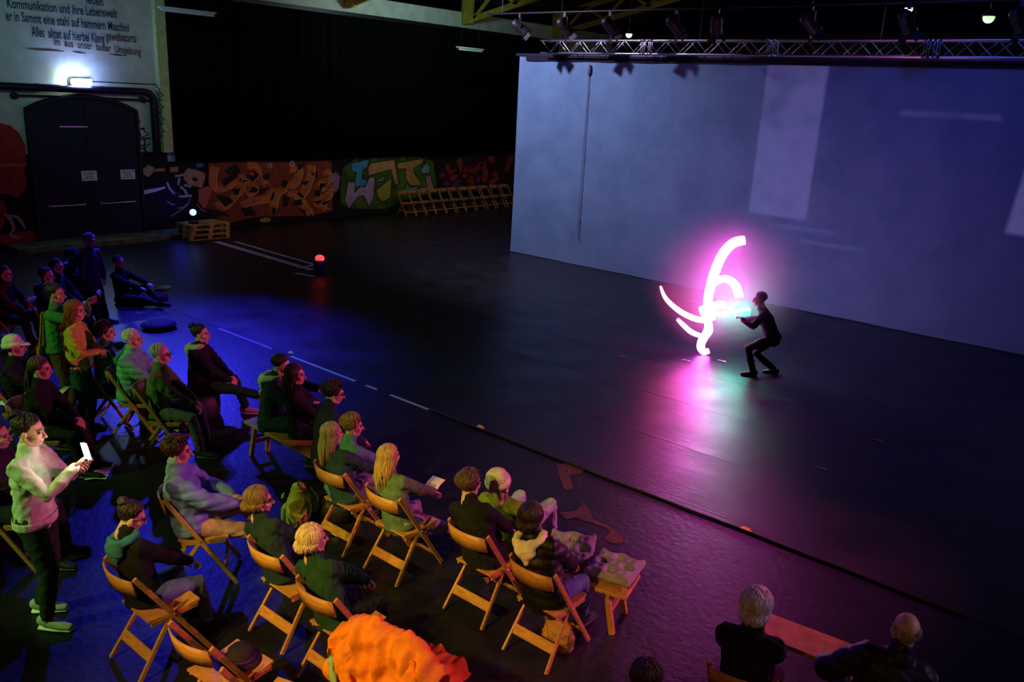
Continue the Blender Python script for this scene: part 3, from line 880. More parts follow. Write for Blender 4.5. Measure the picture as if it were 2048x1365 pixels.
def lantern(loc, aim, label, ln=0.42, r=0.12):
    t = empty('stage_lantern', loc, 0, label, 'stage light', 'dark stage lanterns on bars')
    v = (Vector(aim) - Vector(loc)).normalized()
    R3 = v.to_track_quat('Z', 'Y').to_matrix()
    s = MB(); s.lathe([(r * 0.55, -ln * 0.55), (r * 0.95, -ln * 0.4), (r, -ln * 0.1), (r, ln * 0.35), (r * 1.1, ln * 0.42), (r * 1.1, ln * 0.5), (r * 0.9, ln * 0.5), (r * 0.88, ln * 0.36)], n=16, rot=R3); s.build('can', BLACKM, t, True)
    s = MB(); s.lathe([(0.005, ln * 0.37), (r * 0.86, ln * 0.38)], n=16, rot=R3); s.build('lens', mat('lantern_lens', (0.06, 0.06, 0.10), 0.1, coat=1.0), t, True)
    sd = v.cross(Vector((0, 0, 1))).normalized()
    s = MB(); s.tube([sd * r * 1.08, sd * r * 1.1 + Vector((0, 0, 0.22)), -sd * r * 1.1 + Vector((0, 0, 0.22)), -sd * r * 1.08], 0.012, 6); s.build('yoke', BLACKM, t)
    s = MB(); s.box((0, 0, 0.27), (0.06, 0.06, 0.1)); s.build('clamp', BLACKM, t)
    s = MB()
    for q in range(4):
        a = q * math.pi / 2 + 0.4; c = Vector((math.cos(a) * r * 1.0, math.sin(a) * r * 1.0, ln * 0.52)); d = Vector((math.cos(a), math.sin(a), 0.8)).normalized()
        sdv = Vector((-math.sin(a), math.cos(a), 0))
        s.add([R3 @ p for p in (c + sdv * r * 0.7, c - sdv * r * 0.7, c + d * 0.14 - sdv * r * 0.8, c + d * 0.14 + sdv * r * 0.8)], [(0, 1, 2, 3)])
    s.build('barn_door', BLACKM, t)
    return t


# a pipe bar with lanterns in front of the cloth, high under the roof
bar = empty('lantern_bar', (0, 0, 0), 0, 'dark pipe bar of stage lanterns in front of the lighting truss', 'bar')
BY, BZ = 16.9, 6.28
s = MB(); s.tube([(-15.5, BY, BZ), (1.0, BY, BZ)], 0.025, 8); s.build('pipe', BLACKM, bar, True)
for xx in (-15, -11, -7, -3, 0.5):
    s = MB(); s.tube([(xx, BY, BZ), (xx, BY, 7.6 + TAN * (xx - WX))], 0.008, 5); s.build('hanging_wire', DARKM, bar)
for i, (xx, ax) in enumerate(((-14.4, -13.6), (-13.0, -12.6), (-11.7, -11.3), (-10.0, -9.5), (-9.0, -9.4), (-7.0, -6.4), (-5.2, -5.0), (-3.4, -3.0), (-2.0, -2.2))):
    lantern((xx, BY, BZ - 0.33), (ax, BY + 0.9, BZ - 1.2),
            ['dark lantern at the end of the bar above the cloth corner', 'dark lantern second from the cloth corner end of the bar', 'dark lantern third from the cloth corner end of the bar', 'dark lantern fourth from the cloth corner end of the bar',
             'dark lantern fifth from the cloth corner, close beside the fourth', 'dark lantern sixth from the cloth corner end of the bar', 'dark lantern seventh from the cloth corner end of the bar', 'dark lantern eighth from the cloth corner end of the bar', 'dark lantern ninth from the cloth corner end of the bar'][i])

# ================================================================== CHAIRS
CH = {}


def build_chair():
    t = empty('folding_chair', (0, 0, 0))
    # local: faces +x, seat centre above the origin
    s = MB(); n = 9; V = []; F = []
    for k in range(n):
        y = -0.215 + 0.43 * k / (n - 1); bx = -0.255 - 0.055 * (1 - (y / 0.215) ** 2)
        for dx in (0, -0.014):
            V += [(bx + dx, y, 0.69), (bx + dx - 0.03, y, 0.83 - 0.008 * (y / 0.2) ** 2)]
    for k in range(n - 1):
        a = 4 * k; b = a + 4
        F += [(a, b, b + 1, a + 1), (b + 2, a + 2, a + 3, b + 3), (a + 1, b + 1, b + 3, a + 3), (b, a, a + 2, b + 2)]
    F += [(0, 1, 3, 2), (4 * n - 4, 4 * n - 2, 4 * n - 1, 4 * n - 3)]
    s.add(V, F); s.build('backrest', WOOD, t, True)
    s = MB(); V = []; F = []; m = 9
    for k in range(m):
        x = -0.19 + 0.40 * k / (m - 1); z = 0.435 + 0.018 * ((x - 0.02) / 0.2) ** 2 + (0.02 * (x + 0.19))
        for y in (-0.205, 0.205): V += [(x, y, z), (x, y, z - 0.018)]
    for k in range(m - 1):
        a = 4 * k; b = a + 4
        F += [(a, b, b + 2, a + 2), (a + 3, b + 3, b + 1, a + 1), (a + 1, b + 1, b, a), (a + 2, b + 2, b + 3, a + 3)]
    F += [(0, 2, 3, 1), (4 * m - 4, 4 * m - 3, 4 * m - 1, 4 * m - 2)]
    s.add(V, F); s.build('seat', WOOD, t)
    for sg in (-1, 1):
        y = sg * 0.228
        s = MB(); s.bar((-0.275, y, 0.84), (0.27, y, 0.012), 0.022, 0.038, up=(1, 0, 0.5)); s.build('side_rail', WOOD, t, bevel=0.005)
        y2 = sg * 0.195
        s = MB(); s.bar((0.0, y2, 0.44), (-0.30, y2 + sg * 0.035, 0.012), 0.024, 0.036, up=(1, 0, 0.5)); s.build('leg', WOOD, t, bevel=0.005)
        s = MB(); s.bar((-0.17, sg * 0.200, 0.412), (0.19, sg * 0.200, 0.420), 0.02, 0.03); s.build('seat_rail', WOOD, t)
    s = MB(); s.bar((-0.195, -0.22, 0.165), (-0.195, 0.22, 0.165), 0.018, 0.080, up=(0.5, 0, 1)); s.build('rear_stretcher', WOOD, t, bevel=0.003)
    s = MB(); s.bar((0.175, -0.22, 0.15), (0.175, 0.22, 0.15), 0.018, 0.035, up=(-0.5, 0, 1)); s.build('front_stretcher', WOOD, t)
    s = MB(); s.tube([(-0.01, -0.245, 0.44), (-0.01, 0.245, 0.44)], 0.006, 6); s.build('hinge_rod', ALU, t)
    return t


PROTO = build_chair()
used = [False]


def chair(x, y, yaw, label, group='wooden folding chairs among the audience', z=0):
    o = PROTO if not used[0] else copy_tree(PROTO)
    used[0] = True
    o.location = (x, y, z); o.rotation_euler = (0, 0, math.radians(yaw)); o.scale = (1.03, 0.95, 1.04)
    tag(o, label, 'chair', group)
    return o


# ================================================================== PEOPLE
def head_mesh():
    s = MB()
    s.ball((-0.012, 0, 0.025), (.097, .077, .093), None, 24, 16)
    s.ball((.030, 0, -.030), (.062, .060, .085), None, 20, 14)
    s.ball((.058, 0, -.090), (.027, .032, .024))
    for g in (-1, 1):
        s.tube([(-.01, g * .062, -.045), (.02, g * .052, -.085), (.055, g * .02, -.098)], [.016, .017, .016], 8)
        s.ball((.058, g * .036, -.030), (.030, .024, .026))
        s.ball((-.006, g * .079, -.012), (.020, .009, .032), Matrix.Rotation(g * 0.35, 3, 'Z'))
    s.tube([(.087, 0, .016), (.104, 0, -.018), (.114, 0, -.034)], [.009, .011, .014], 8)
    s.ball((.099, 0, -.038), (.015, .018, .010))
    s.ball((.076, 0, .026), (.022, .048, .012))
    s.ball((.088, 0, -.060), (.011, .023, .007)); s.ball((.086, 0, -.071), (.011, .020, .007))
    s.tube([(-.020, 0, -.06), (-.032, 0, -.18)], [.052, .056], 14)
    return s


_h = remeshed(head_mesh(), 'head_tmp', SKIN, None, 0.0058, 3, 0.5)
bake_pending()
HV = np.empty(len(_h.data.vertices) * 3, np.float32); _h.data.vertices.foreach_get('co', HV); HV = HV.reshape(-1, 3)
HF = [tuple(p.vertices) for p in _h.data.polygons]
bpy.data.objects.remove(_h)


def hand_prims(mb, M, side, curl):
    def T(p): return M @ Vector((p[0], p[1] * side, p[2]))
    # palm
    mb.tube([T((0, 0, 0)), T((.03, 0, 0)), T((.075, 0, -.004)), T((.092, 0, -.006))], [(.028, .018), (.038, .016), (.042, .014), (.040, .012)], 10, side=(M.to_3x3() @ Vector((0, 1, 0))))
    for i, (y, L) in enumerate(((.030, .070), (.011, .080), (-.009, .075), (-.028, .058))):
        pts = []; p = Vector((.088, y, -.005)); a = curl * 0.35
        pts.append(p.copy())
        for k in range(3):
            p = p + Vector((math.cos(a), 0.03 * (1.5 - i), -math.sin(a))) * (L * (0.42, 0.33, 0.25)[k]); a += curl * (0.75 + 0.08 * i)
            pts.append(p.copy())
        mb.tube([T(q) for q in pts], [.0095, .009, .008, .0065], 7)
    a = curl * 0.5
    mb.tube([T((.018, .026, -.004)), T((.045, .052, -.012)), T((.068, .060 - .01 * curl, -.016 - .02 * curl)), T((.088, .058 - .022 * curl, -.018 - .035 * curl))], [.013, .011, .0095, .0075], 7)


def ik(a, b, l1, l2, pole):
    a = Vector(a); b = Vector(b); d = b - a; D = d.length
    if D > (l1 + l2) * 0.995:
        b = a + d.normalized() * (l1 + l2) * 0.995; d = b - a; D = d.length
    t = d.normalized(); x = (l1 * l1 - l2 * l2 + D * D) / (2 * D)
    h = math.sqrt(max(0, l1 * l1 - x * x)); p = Vector(pole); p = p - t * p.dot(t)
    if p.length < 1e-4: p = t.orthogonal()
    return a + t * x + p.normalized() * h, b


SEED = [11]


def person(label, loc, yaw, seat=0.45, lean=4, side=0, hyaw=0, hpitch=0, hands=None, feet=None, knee=(1, 0, 0.6), elbow=(-0.4, 1, -0.6),
           top='navy', topcol=(0.02, 0.03, 0.08), topkind='jacket', bot=('black', (0.012, 0.012, 0.016)), shoe=('dark', (0.02, 0.02, 0.02)),
           hair='short', haircol=('brown', (0.06, 0.03, 0.015)), skin=None, stand=False, hood=None, glasses=False, hat=None, scale=1.0, curl=0.9, sleeves=True, collar=True, bag=None, pelvis=None, name='person', bare_feet=False, group=None):
    SEED[0] += 1; rnd = random.Random(SEED[0]); sd = SEED[0]
    root = empty(name, (0, 0, 0) if loc[0] == 'head' else loc, math.radians(yaw), label, 'person', group); root.scale = (scale,) * 3
    skin = skin or SKIN
    pel = Vector(pelvis) if pelvis else (Vector((0, 0, 0.94)) if stand else Vector((-0.10, 0, seat + 0.10)))
    u = Vector((math.sin(math.radians(lean)), math.sin(math.radians(side)), math.cos(math.radians(lean)))).normalized()
    lat = (Vector((0, 1, 0)) - u * u.y).normalized()
    fw = lat.cross(u)
    waist = pel + u * 0.15; chest = pel + u * 0.33; neck = pel + u * 0.51
    hdir = (u + Vector((0, 0, 1.2)) + fw * 0.12).normalized()
    headc = neck + hdir * (0.175 - 0.0008 * abs(hpitch)) + fw * (0.02 + 0.0022 * hpitch)
    HR = Matrix.Rotation(math.radians(hyaw), 3, 'Z') @ Matrix.Rotation(math.radians(hpitch + lean * 0.3), 3, 'Y')
    sh = {g: pel + u * 0.445 + lat * g * 0.175 for g in (1, -1)}
    hp = {g: pel + lat * g * 0.09 - u * 0.02 for g in (1, -1)}
    if feet is None:
        feet = {1: (0.04, 0.11, 0.09), -1: (0.0, -0.11, 0.09)} if stand else {1: (0.40, 0.13, 0.09), -1: (0.40, -0.13, 0.09)}
    if hands is None:
        hands = {1: (0.30, 0.07, seat + 0.20), -1: (0.32, -0.05, seat + 0.18)}
        if stand: hands = {1: (0.08, 0.26, 0.82), -1: (0.10, -0.26, 0.82)}
    kn = {}; an = {}; el = {}; wr_ = {}
    for g in (1, -1):
        kp = knee[g] if isinstance(knee, dict) else (knee[0], knee[1] * g + 0.15 * g, knee[2])
        kn[g], an[g] = ik(hp[g], feet[g], 0.43, 0.42, kp)
        ep = elbow[g] if isinstance(elbow, dict) else (elbow[0], elbow[1] * g, elbow[2])
        el[g], wr_[g] = ik(sh[g], hands[g], 0.29, 0.26, ep)
    if loc[0] == 'head':
        q = gp(loc[1], loc[2], headc.z * scale); a = math.radians(yaw)
        loc = (q.x - scale * (headc.x * math.cos(a) - headc.y * math.sin(a)), q.y - scale * (headc.x * math.sin(a) + headc.y * math.cos(a)), 0)
        root.location = loc
    # --- body: one continuous skin surface
    b = MB()
    b.tube([pel - u * .05, waist, chest, pel + u * .44, neck + hdir * .0], [(.15, .10), (.125, .09), (.145, .095), (.12, .075), (.06, .055)], 14, side=lat)
    b.tube([neck - u * .05, neck + hdir * .04, headc + HR @ Vector((-.028, 0, -.07))], [.056, .054, .050], 12)
    for g in (1, -1):
        b.tube([pel + u * .40 + lat * g * .10, sh[g], el[g], wr_[g]], [.06, .052, .040, .030], 10)
        b.tube([hp[g], kn[g], an[g]], [.085, .058, .042], 10)
    bo = remeshed(b, 'body', [skin, EYE, BROW], root, 0.021, 2, 0.4, None)
    hb = MB(); R3 = HR
    HVt = (HV @ np.array(R3.transposed())) + np.array(headc)
    hb.add([tuple(p) for p in HVt], HF)
    hb.cur = 1
    for g in (1, -1):
        c = R3 @ Vector((.083, g * .031, .003)) + headc; hb.ball(c, .0095, None, 8, 6)
    hb.cur = 2
    for g in (1, -1):
        hb.tube([R3 @ Vector(q) + headc for q in ((.096, g * .014, .022), (.094, g * .032, .029), (.082, g * .050, .024))], [.004, .005, .003], 5)
    hb.cur = 0
    for g in (1, -1):
        d = (wr_[g] - el[g]).normalized(); yv = lat * 1.0
        if abs(d.dot(yv)) > 0.9: yv = u
        yv = (yv - d * yv.dot(d)).normalized(); zv = d.cross(yv)
        # thumb side toward the body's middle
        Mh = Matrix((d, -yv, -zv)).transposed() if False else Matrix((d, yv, zv)).transposed()
        if Mh.determinant() < 0: Mh = Matrix((d, yv, -zv)).transposed()
        M = Matrix.Translation(wr_[g]) @ Mh.to_4x4()
        hand_prims(hb, M, -g, curl)

    def join(me, hb=hb):
        bm = bmesh.new(); bm.from_mesh(me)
        vs = [bm.verts.new(p) for p in hb.v]
        for f, mi in zip(hb.f, hb.m):
            try:
                fc = bm.faces.new([vs[i] for i in f]); fc.material_index = mi
            except ValueError:
                pass
        bm.to_mesh(me); bm.free()
    PENDING[-1] = (bo, join, [skin, EYE, BROW])
    # --- top
    puff = {'jacket': .022, 'puffer': .040, 'sweater': .020, 'coat': .030, 'shirt': .012}[topkind]
    t = MB()
    hem = pel - u * .03 if topkind != 'coat' else pel - u * .06
    t.tube([hem, waist, chest, pel + u * .43, neck - u * .01], [(.165 + puff, .118 + puff), (.150 + puff, .108 + puff), (.160 + puff, .112 + puff), (.150 + puff * .6, .088 + puff * .5), (.075, .070)], 16, side=lat)
    t.tube([sh[1] - lat * .02, sh[-1] + lat * .02], .062 + puff * .5, 10)
    for g in (1, -1):
        end = wr_[g] if sleeves else el[g] + (wr_[g] - el[g]) * 0.25
        t.tube([pel + u * .41 + lat * g * .10, sh[g], sh[g] * .5 + el[g] * .5, el[g], el[g] * .5 + end * .5, end], [.07, .062 + puff * .7, .056 + puff * .7, .052 + puff * .6, .046 + puff * .6, .036 + puff * .4], 12)
    if collar: t.tube([neck - u * .03, neck + hdir * .055 + fw * .01], [.084, .074], 14)
    if topkind == 'coat' and not stand:
        for g in (1, -1): t.tube([hp[g], hp[g] * .35 + kn[g] * .65], [.118, .105], 10)
    if topkind == 'coat' and stand: t.tube([pel, pel - Vector((0, 0, .45))], [(.20, .14), (.22, .16)], 14, side=lat)
    tm = cloth(top, topcol, 0.5 if topkind == 'puffer' else 0.88, 0.25 if topkind == 'puffer' else 0.4, 26)
    post = quilt(.014, .085, sd) if topkind == 'puffer' else wrinkle(.008 if topkind != 'sweater' else .009, 34, sd)
    to = remeshed(t, {'jacket': 'jacket', 'puffer': 'puffer_jacket', 'sweater': 'sweater', 'coat': 'coat', 'shirt': 'shirt'}[topkind], tm, root, 0.0145, 3, 0.5, post)
    if topkind in ('sweater', 'jacket', 'shirt', 'puffer'):
        hemb = MB(); c0 = pel - u * .06; rx, ry = .168 + puff, .120 + puff
        prof = [(0.97, 0.0), (1.02, 0.0), (1.03, .02), (1.03, .05), (1.0, .062)]
        V = []; F = []; nn_ = 40
        for kk, (sc_h, hh) in enumerate(prof):
            for q in range(nn_):
                a = 6.2832 * q / nn_; rib = 1 + (.012 if (q % 2 and topkind == 'sweater') else 0)
                V.append(c0 + u * hh + lat * (math.cos(a) * rx * sc_h * rib) + fw * (math.sin(a) * ry * sc_h * rib))
        for kk in range(len(prof) - 1):
            for q in range(nn_): F.append((kk * nn_ + q, kk * nn_ + (q + 1) % nn_, (kk + 1) * nn_ + (q + 1) % nn_, (kk + 1) * nn_ + q))
        hemb.add(V, F); hemb.build('hem_band', tm, to, topkind != 'sweater')
    # --- trousers
    l = MB()
    l.tube([pel - u * .07, pel + u * .06], [(.155, .115), (.150, .110)], 14, side=lat)
    for g in (1, -1):
        l.tube([hp[g], hp[g] * .5 + kn[g] * .5, kn[g], kn[g] * .5 + an[g] * .5, an[g] + (kn[g] - an[g]) * .06], [.105, .092, .076, .066, .058], 12)
    remeshed(l, 'trousers', cloth(bot[0], bot[1], .85, .4, 26), root, 0.0155, 3, 0.5, wrinkle(.007, 30, sd + 5))
    # --- shoes
    for g in (1, -1):
        fdir = Vector(((kn[g] - an[g]).x * 0.0 + 1, 0.12 * g, 0))
        if an[g].z > 0.2 or (kn[g].z - an[g].z) < 0.12:
            sdir = (an[g] - kn[g]).normalized(); fdir = (Vector((0, 0, 1)) - sdir * sdir.z + fw * .15).normalized()
        else: fdir.normalize()
        a0 = an[g] - Vector((0, 0, .035)) if abs(fdir.z) < .3 else an[g]
        f = MB()
        f.tube([a0 - fdir * .05 + Vector((0, 0, .02)), a0 + fdir * .03, a0 + fdir * .11 - Vector((0, 0, .012)), a0 + fdir * .18 - Vector((0, 0, .018))], [(.036, .046), (.042, .044), (.046, .032), (.038, .022)], 10, side=(fdir.cross(Vector((0, 0, 1))) if abs(fdir.z) < .9 else lat))
        f.tube([an[g] + (kn[g] - an[g]) * .12, a0], [.044, .042], 10)
        so = f.build('shoe', skin if bare_feet else cloth(shoe[0], shoe[1], .6, .1), root, True)
        if not bare_feet:
            q = MB(); zz = Vector((0, 0, -.040)) if abs(fdir.z) < .3 else fdir * 0
            q.tube([a0 - fdir * .06 + zz, a0 + fdir * .06 + zz, a0 + fdir * .19 + zz], [(.040, .014), (.046, .014), (.036, .012)], 10, side=(fdir.cross(Vector((0, 0, 1))) if abs(fdir.z) < .9 else lat))
            if abs(fdir.z) < .3: q.build('sole', mat('sole_' + shoe[0], [min(1, c * 2.2 + .02) for c in shoe[1]], .7), so, True)
    # --- hair
    hm = hairmat(*haircol)

    def HP(p): return R3 @ Vector(p) + headc
    if hair and hair != 'bald':
        cap = {'short': (.094, .084, .088), 'curly': (.104, .096, .098), 'long': (.104, .092, .096), 'bob': (.108, .098, .098), 'bun': (.098, .087, .091), 'tail': (.101, .089, .093), 'afro': (.118, .110, .112), 'receding': (.090, .083, .074)}[hair]
        cc = Vector((-.030, 0, .040)) if hair != 'receding' else Vector((-.042, 0, .022))
        h = MB(); h.ball(HP(cc), cap, R3, 22, 14)
        nl = {'short': 190, 'curly': 230, 'long': 230, 'bob': 230, 'bun': 150, 'tail': 170, 'afro': 240, 'receding': 120}[hair]
        for i in range(nl):
            az = rnd.uniform(-math.pi, math.pi)
            fr = abs(az) < 1.15
            e0 = rnd.uniform(.55, 1.5) if not fr else rnd.uniform(.75, 1.45)
            if hair == 'receding': e0 = rnd.uniform(.1, .9); az = math.copysign(rnd.uniform(1.1, math.pi), az)
            e1 = (0.35 if fr else {'short': -.45, 'curly': -.35, 'long': -.3, 'bob': -.45, 'bun': 0.0, 'tail': -.3, 'afro': -.3, 'receding': -.5}[hair])
            if hair in ('long', 'bob') and abs(az) > .8: e1 = -.35
            pts = []; rr = []; m = 6
            ph = rnd.uniform(0, 6.28); cw_ = {'curly': .014, 'afro': .016}.get(hair, .003)
            wv = rnd.uniform(-.25, .25)
            for k in range(m):
                q = k / (m - 1); e = e0 + (e1 - e0) * q; a = az + wv * q
                off = 1.015 + .028 * math.sin(k * 1.9 + ph)
                p = cc + Vector((cap[0] * math.cos(e) * math.cos(a), cap[1] * math.cos(e) * math.sin(a), cap[2] * math.sin(e))) * off
                p += Vector((math.sin(k * 2.3 + ph), math.cos(k * 2.9 + ph), math.sin(k * 1.7 + ph))) * cw_
                pts.append(HP(p)); rr.append(.0068 if k < m - 1 else .003)
            fall = {'long': rnd.uniform(.20, .34), 'bob': rnd.uniform(.04, .08), 'tail': 0}.get(hair, 0)
            if fall and abs(az) > .95:
                p0 = pts[-1]; back = -fw
                for k in range(1, 6):
                    q = k / 5
                    pts.append(p0 + Vector((0, 0, -fall * q)) + back * (.035 * math.sin(q * 2.4)) + lat * (.012 * math.sin(q * 7 + ph)) + (R3 @ Vector((0, -math.sin(az) * .02 * q, 0))))
                    rr.append(.0075 * (1 - q * .7))
                rr[m - 1] = .0075
            h.tube(pts, rr, 4)
        if hair == 'bun': h.ball(HP((-.10, 0, .11)), (.045, .048, .045), None, 12, 8); [h.tube([HP((-.10 + .04 * math.cos(a), .045 * math.sin(a), .11 + .02 * math.sin(3 * a))) for a in (t0, t0 + .9, t0 + 1.8)], .014, 6) for t0 in (0, 1.5, 3, 4.5)]
        if hair == 'tail':
            for i in range(24):
                ph = rnd.uniform(0, 6.28); o_ = Vector((rnd.uniform(-.02, .02), rnd.uniform(-.03, .03), 0))
                h.tube([HP(Vector((-.125, 0, .02)) + o_ * .4)] + [HP((-.125, 0, .02)) + o_ * (.6 + q) - fw * .03 * math.sin(q * 2.5) + Vector((0, 0, -.30 * q)) + lat * .01 * math.sin(q * 5 + ph) for q in (.2, .45, .7, 1)], [.012, .013, .012, .010, .004], 5)
        h.build('hair', hm, root, True)
    if hair == 'bald':
        h = MB(); nl = 60
        for i in range(nl):
            az = math.copysign(rnd.uniform(1.5, math.pi), rnd.uniform(-1, 1)); e = rnd.uniform(-.4, .35)
            c = Vector((-.020, 0, .022)); p = [c + Vector((.097 * math.cos(e - q) * math.cos(az), .083 * math.cos(e - q) * math.sin(az), .088 * math.sin(e - q))) for q in (0, .15, .3)]
            h.tube([HP(k) for k in p], [.006, .007, .003], 5)
        h.build('hair', hm, root, True)
    if hat:
        nm, colr, kind = hat
        hmtl = cloth('hat_' + nm, colr, .9, .5, 70)
        h = MB(); pr = [(.106, -.015), (.110, .0), (.110, .035), (.103, .037), (.104, .05), (.094, .085), (.070, .112), (.035, .126), (.006, .130)]
        Rt = R3 @ Matrix.Rotation(-.18, 3, 'Y')
        V0 = len(h.v); h.lathe(pr, HP((-.022, 0, .022)), 24, Rt)
        ho = h.build('beanie' if kind == 'beanie' else 'cap', hmtl, root, True)
        cf_ = MB(); cf_.lathe([(.104, -.018), (.116, -.016), (.119, .005), (.116, .030), (.106, .033)], HP((-.022, 0, .022)), 28, Rt); cf_.build('cuff', hmtl, ho, True)
        if kind == 'cap':
            c2 = MB(); c2.tube([HP((.07, 0, .045)), HP((.12, 0, .040)), HP((.16, 0, .028))], [(.07, .008), (.065, .008), (.035, .006)], 12, side=R3 @ Vector((0, 1, 0))); c2.build('brim', hmtl, ho, True)
    if glasses:
        gq = MB()
        for g in (1, -1):
            cpt = Vector((.104, g * .032, .002))
            gq.tube([HP(cpt + Vector((0, .022 * math.cos(a), .017 * math.sin(a)))) for a in np.linspace(0, 6.283, 11)], .003, 5, caps=False)
            gq.tube([HP((.102, g * .054, .006)), HP((.05, g * .074, .010)), HP((-.01, g * .084, .004))], .003, 5)
        gq.tube([HP((.107, -.01, .004)), HP((.107, .01, .004))], .003, 5)
        gq.build('glasses', DARKM, root)
    if hood:
        hq = MB(); pts = []
        for k in range(13):
            a = 0.55 + (2 * math.pi - 1.1) * k / 12
            r = .105 if abs(a - math.pi) < 1.2 else .09
            pts.append(neck + fw * (math.cos(a) * r - .02) + lat * (math.sin(a) * (r + .03)) + u * (.015 + .02 * math.cos(a)))
        hq.tube(pts, [.03] + [.043] * 11 + [.03], 12)
        hq.ball(neck - fw * .13 - u * .05, (.06, .11, .085), None, 14, 9)
        hq.tube([neck - fw * .12 - u * .02, neck - fw * .15 - u * .16], [(.10, .04), (.03, .02)], 12, side=lat)
        remeshed(hq, 'hood', cloth('hood_' + hood[0], hood[1], .9, .5, 30), root, .013, 2, .5, wrinkle(.008, 40, sd + 9))
    return root, dict(head=headc, wr=wr_, el=el, u=u, fw=fw, lat=lat, kn=kn, an=an, neck=neck)


JEANS = ('jeans', (0.07, 0.10, 0.24)); BLKT = ('black', (0.012, 0.012, 0.016)); GRYT = ('grey_trousers', (0.10, 0.10, 0.11))
WHITEHAIR = ('white', (0.62, 0.60, 0.58)); BLOND = ('blond', (0.50, 0.33, 0.12)); DARK = ('dark', (0.018, 0.012, 0.010)); BROWN = ('brown', (0.085, 0.045, 0.02)); GREYH = ('grey', (0.38, 0.37, 0.36))


def H(x, y): return ('head', x, y)


def sitter(chair_label, label, loc, yaw, back=None, **kw):
    r, j = person(label, loc, yaw, **kw)
    if back:
        b = gp(back[0], back[1], 0.76); a = math.radians(yaw)
        a = math.radians(91); co = chair(b.x + 0.30 * math.cos(a), b.y + 0.30 * math.sin(a), 91, chair_label)
        k = (co.location.y + 0.02) / r.location.y  # slide the sitter straight back onto the seat
        r.location = (r.location.x * k * 0.4 + co.location.x * 0.6, r.location.y * k, 0)
    elif chair_label:
        chair(r.location.x, r.location.y, yaw, chair_label)
    return r, j


# ---- front row on folding chairs
r4, j4 = sitter('folding chair under the sitter with the cream hood, cushions beside it', 'person in black jacket with a cream hood, seated beside the tufted cushions', H(1056, 1030), 98, back=(1060, 1158), scale=0.95, side=15, lean=-5,
                top='black_jacket', topcol=(0.006, 0.006, 0.010), topkind='puffer', hood=('cream', (0.72, 0.66, 0.50)), hair='bob', haircol=DARK, bot=JEANS)
r5, j5 = sitter('folding chair under the curly-haired sitter in black coat', 'person with curly brown hair in black coat, seated next to the cream hood', H(932, 966), 98, back=(932, 1082), scale=0.95, side=15, lean=-4, hyaw=-12,
                top='black_coat', topcol=(0.005, 0.005, 0.008), topkind='coat', hair='curly', haircol=BROWN)
r6, j6 = person('person in cream beanie and olive jacket with pale jeans, knees drawn up', H(1000, 966), 106, seat=0.30, pelvis=(0.12, 0, 0.41), lean=-36, hyaw=-20,
                top='olive', topcol=(0.16, 0.22, 0.03), topkind='jacket', hat=('cream', (0.62, 0.60, 0.46), 'beanie'), hair='short', haircol=BROWN,
                bot=('pale_jeans', (0.34, 0.44, 0.50)), feet={1: (0.56, 0.10, 0.10), -1: (0.62, -0.22, 0.12)}, knee={1: (0.2, 0.05, 1), -1: (0.2, -0.15, 1)}, hands={1: (0.10, 0.16, 0.52), -1: (0.12, -0.16, 0.52)})
r7, j7 = sitter('folding chair under the sitter with the longest blond hair', 'person with very long blond hair in grey green jacket holding a leaflet', H(772, 922), 96, back=(762, 1008), scale=0.91, side=10, lean=-5, hyaw=-10,
                top='sage', topcol=(0.09, 0.15, 0.09), topkind='jacket', hair='long', haircol=BLOND, bot=('grey_jeans', (0.24, 0.25, 0.32)), feet={1: (0.42, 0.14, .09), -1: (0.72, -0.10, 0.12)},
                hands={1: (0.40, 0.05, 0.70), -1: (0.42, -0.10, 0.68)})
r8, j8 = person('person with curly fair hair hugging the knees, teal jacket and lilac sleeve', H(706, 852), 82, seat=0.26, scale=0.95, lean=14, hyaw=-25,
                top='teal_lilac', topcol=(0.10, 0.30, 0.27), topkind='sweater', hair='curly', haircol=('honey', (0.30, 0.20, 0.07)), bot=('lilac_trousers', (0.40, 0.36, 0.48)),
                feet={1: (0.42, 0.10, 0.09), -1: (0.46, -0.10, 0.09)}, knee=(0.4, 0, 1), hands={1: (0.46, 0.03, 0.50), -1: (0.48, -0.05, 0.52)})
r9, j9 = sitter('folding chair under the blond sitter in dark teal jacket', 'person with straight blond hair in dark teal jacket with pale sleeve', H(656, 870), 98, back=(656, 958), scale=0.91, side=15, lean=-5, hyaw=-16,
                top='dark_teal', topcol=(0.020, 0.055, 0.070), topkind='jacket', hair='long', haircol=('ash_blond', (0.44, 0.33, 0.20)), bot=('slate', (0.12, 0.12, 0.18)), hands={1: (0.40, 0.02, 0.62), -1: (0.44, -0.20, 0.62)})
r10, j10 = sitter(None, 'person with dark curls in navy coat, glasses, on the wooden bench', H(668, 786), 72, seat=0.42, lean=6, hyaw=-18, hpitch=10, glasses=True,
                  top='navy_coat', topcol=(0.014, 0.022, 0.055), topkind='coat', hair='curly', haircol=DARK)
r11, j11 = sitter(None, 'person in long navy coat and cream hood hugging a dark-haired companion', H(562, 731), 40, seat=0.44, lean=8, hpitch=16,
                  top='navy_long', topcol=(0.014, 0.028, 0.055), topkind='coat', hood=('pale', (0.60, 0.60, 0.42)), hair='short', haircol=DARK,
                  hands={1: (0.42, 0.22, 0.86), -1: (0.40, -0.10, 0.80)}, elbow=(0.1, 1, -0.5))
r12, j12 = sitter(None, 'dark-haired person in black jacket held in the companion\'s arms', H(592, 750), 46, seat=0.42, lean=-6, hyaw=-10, scale=0.96,
                  top='black_knit', topcol=(0.012, 0.012, 0.016), topkind='jacket', hair='long', haircol=BROWN)
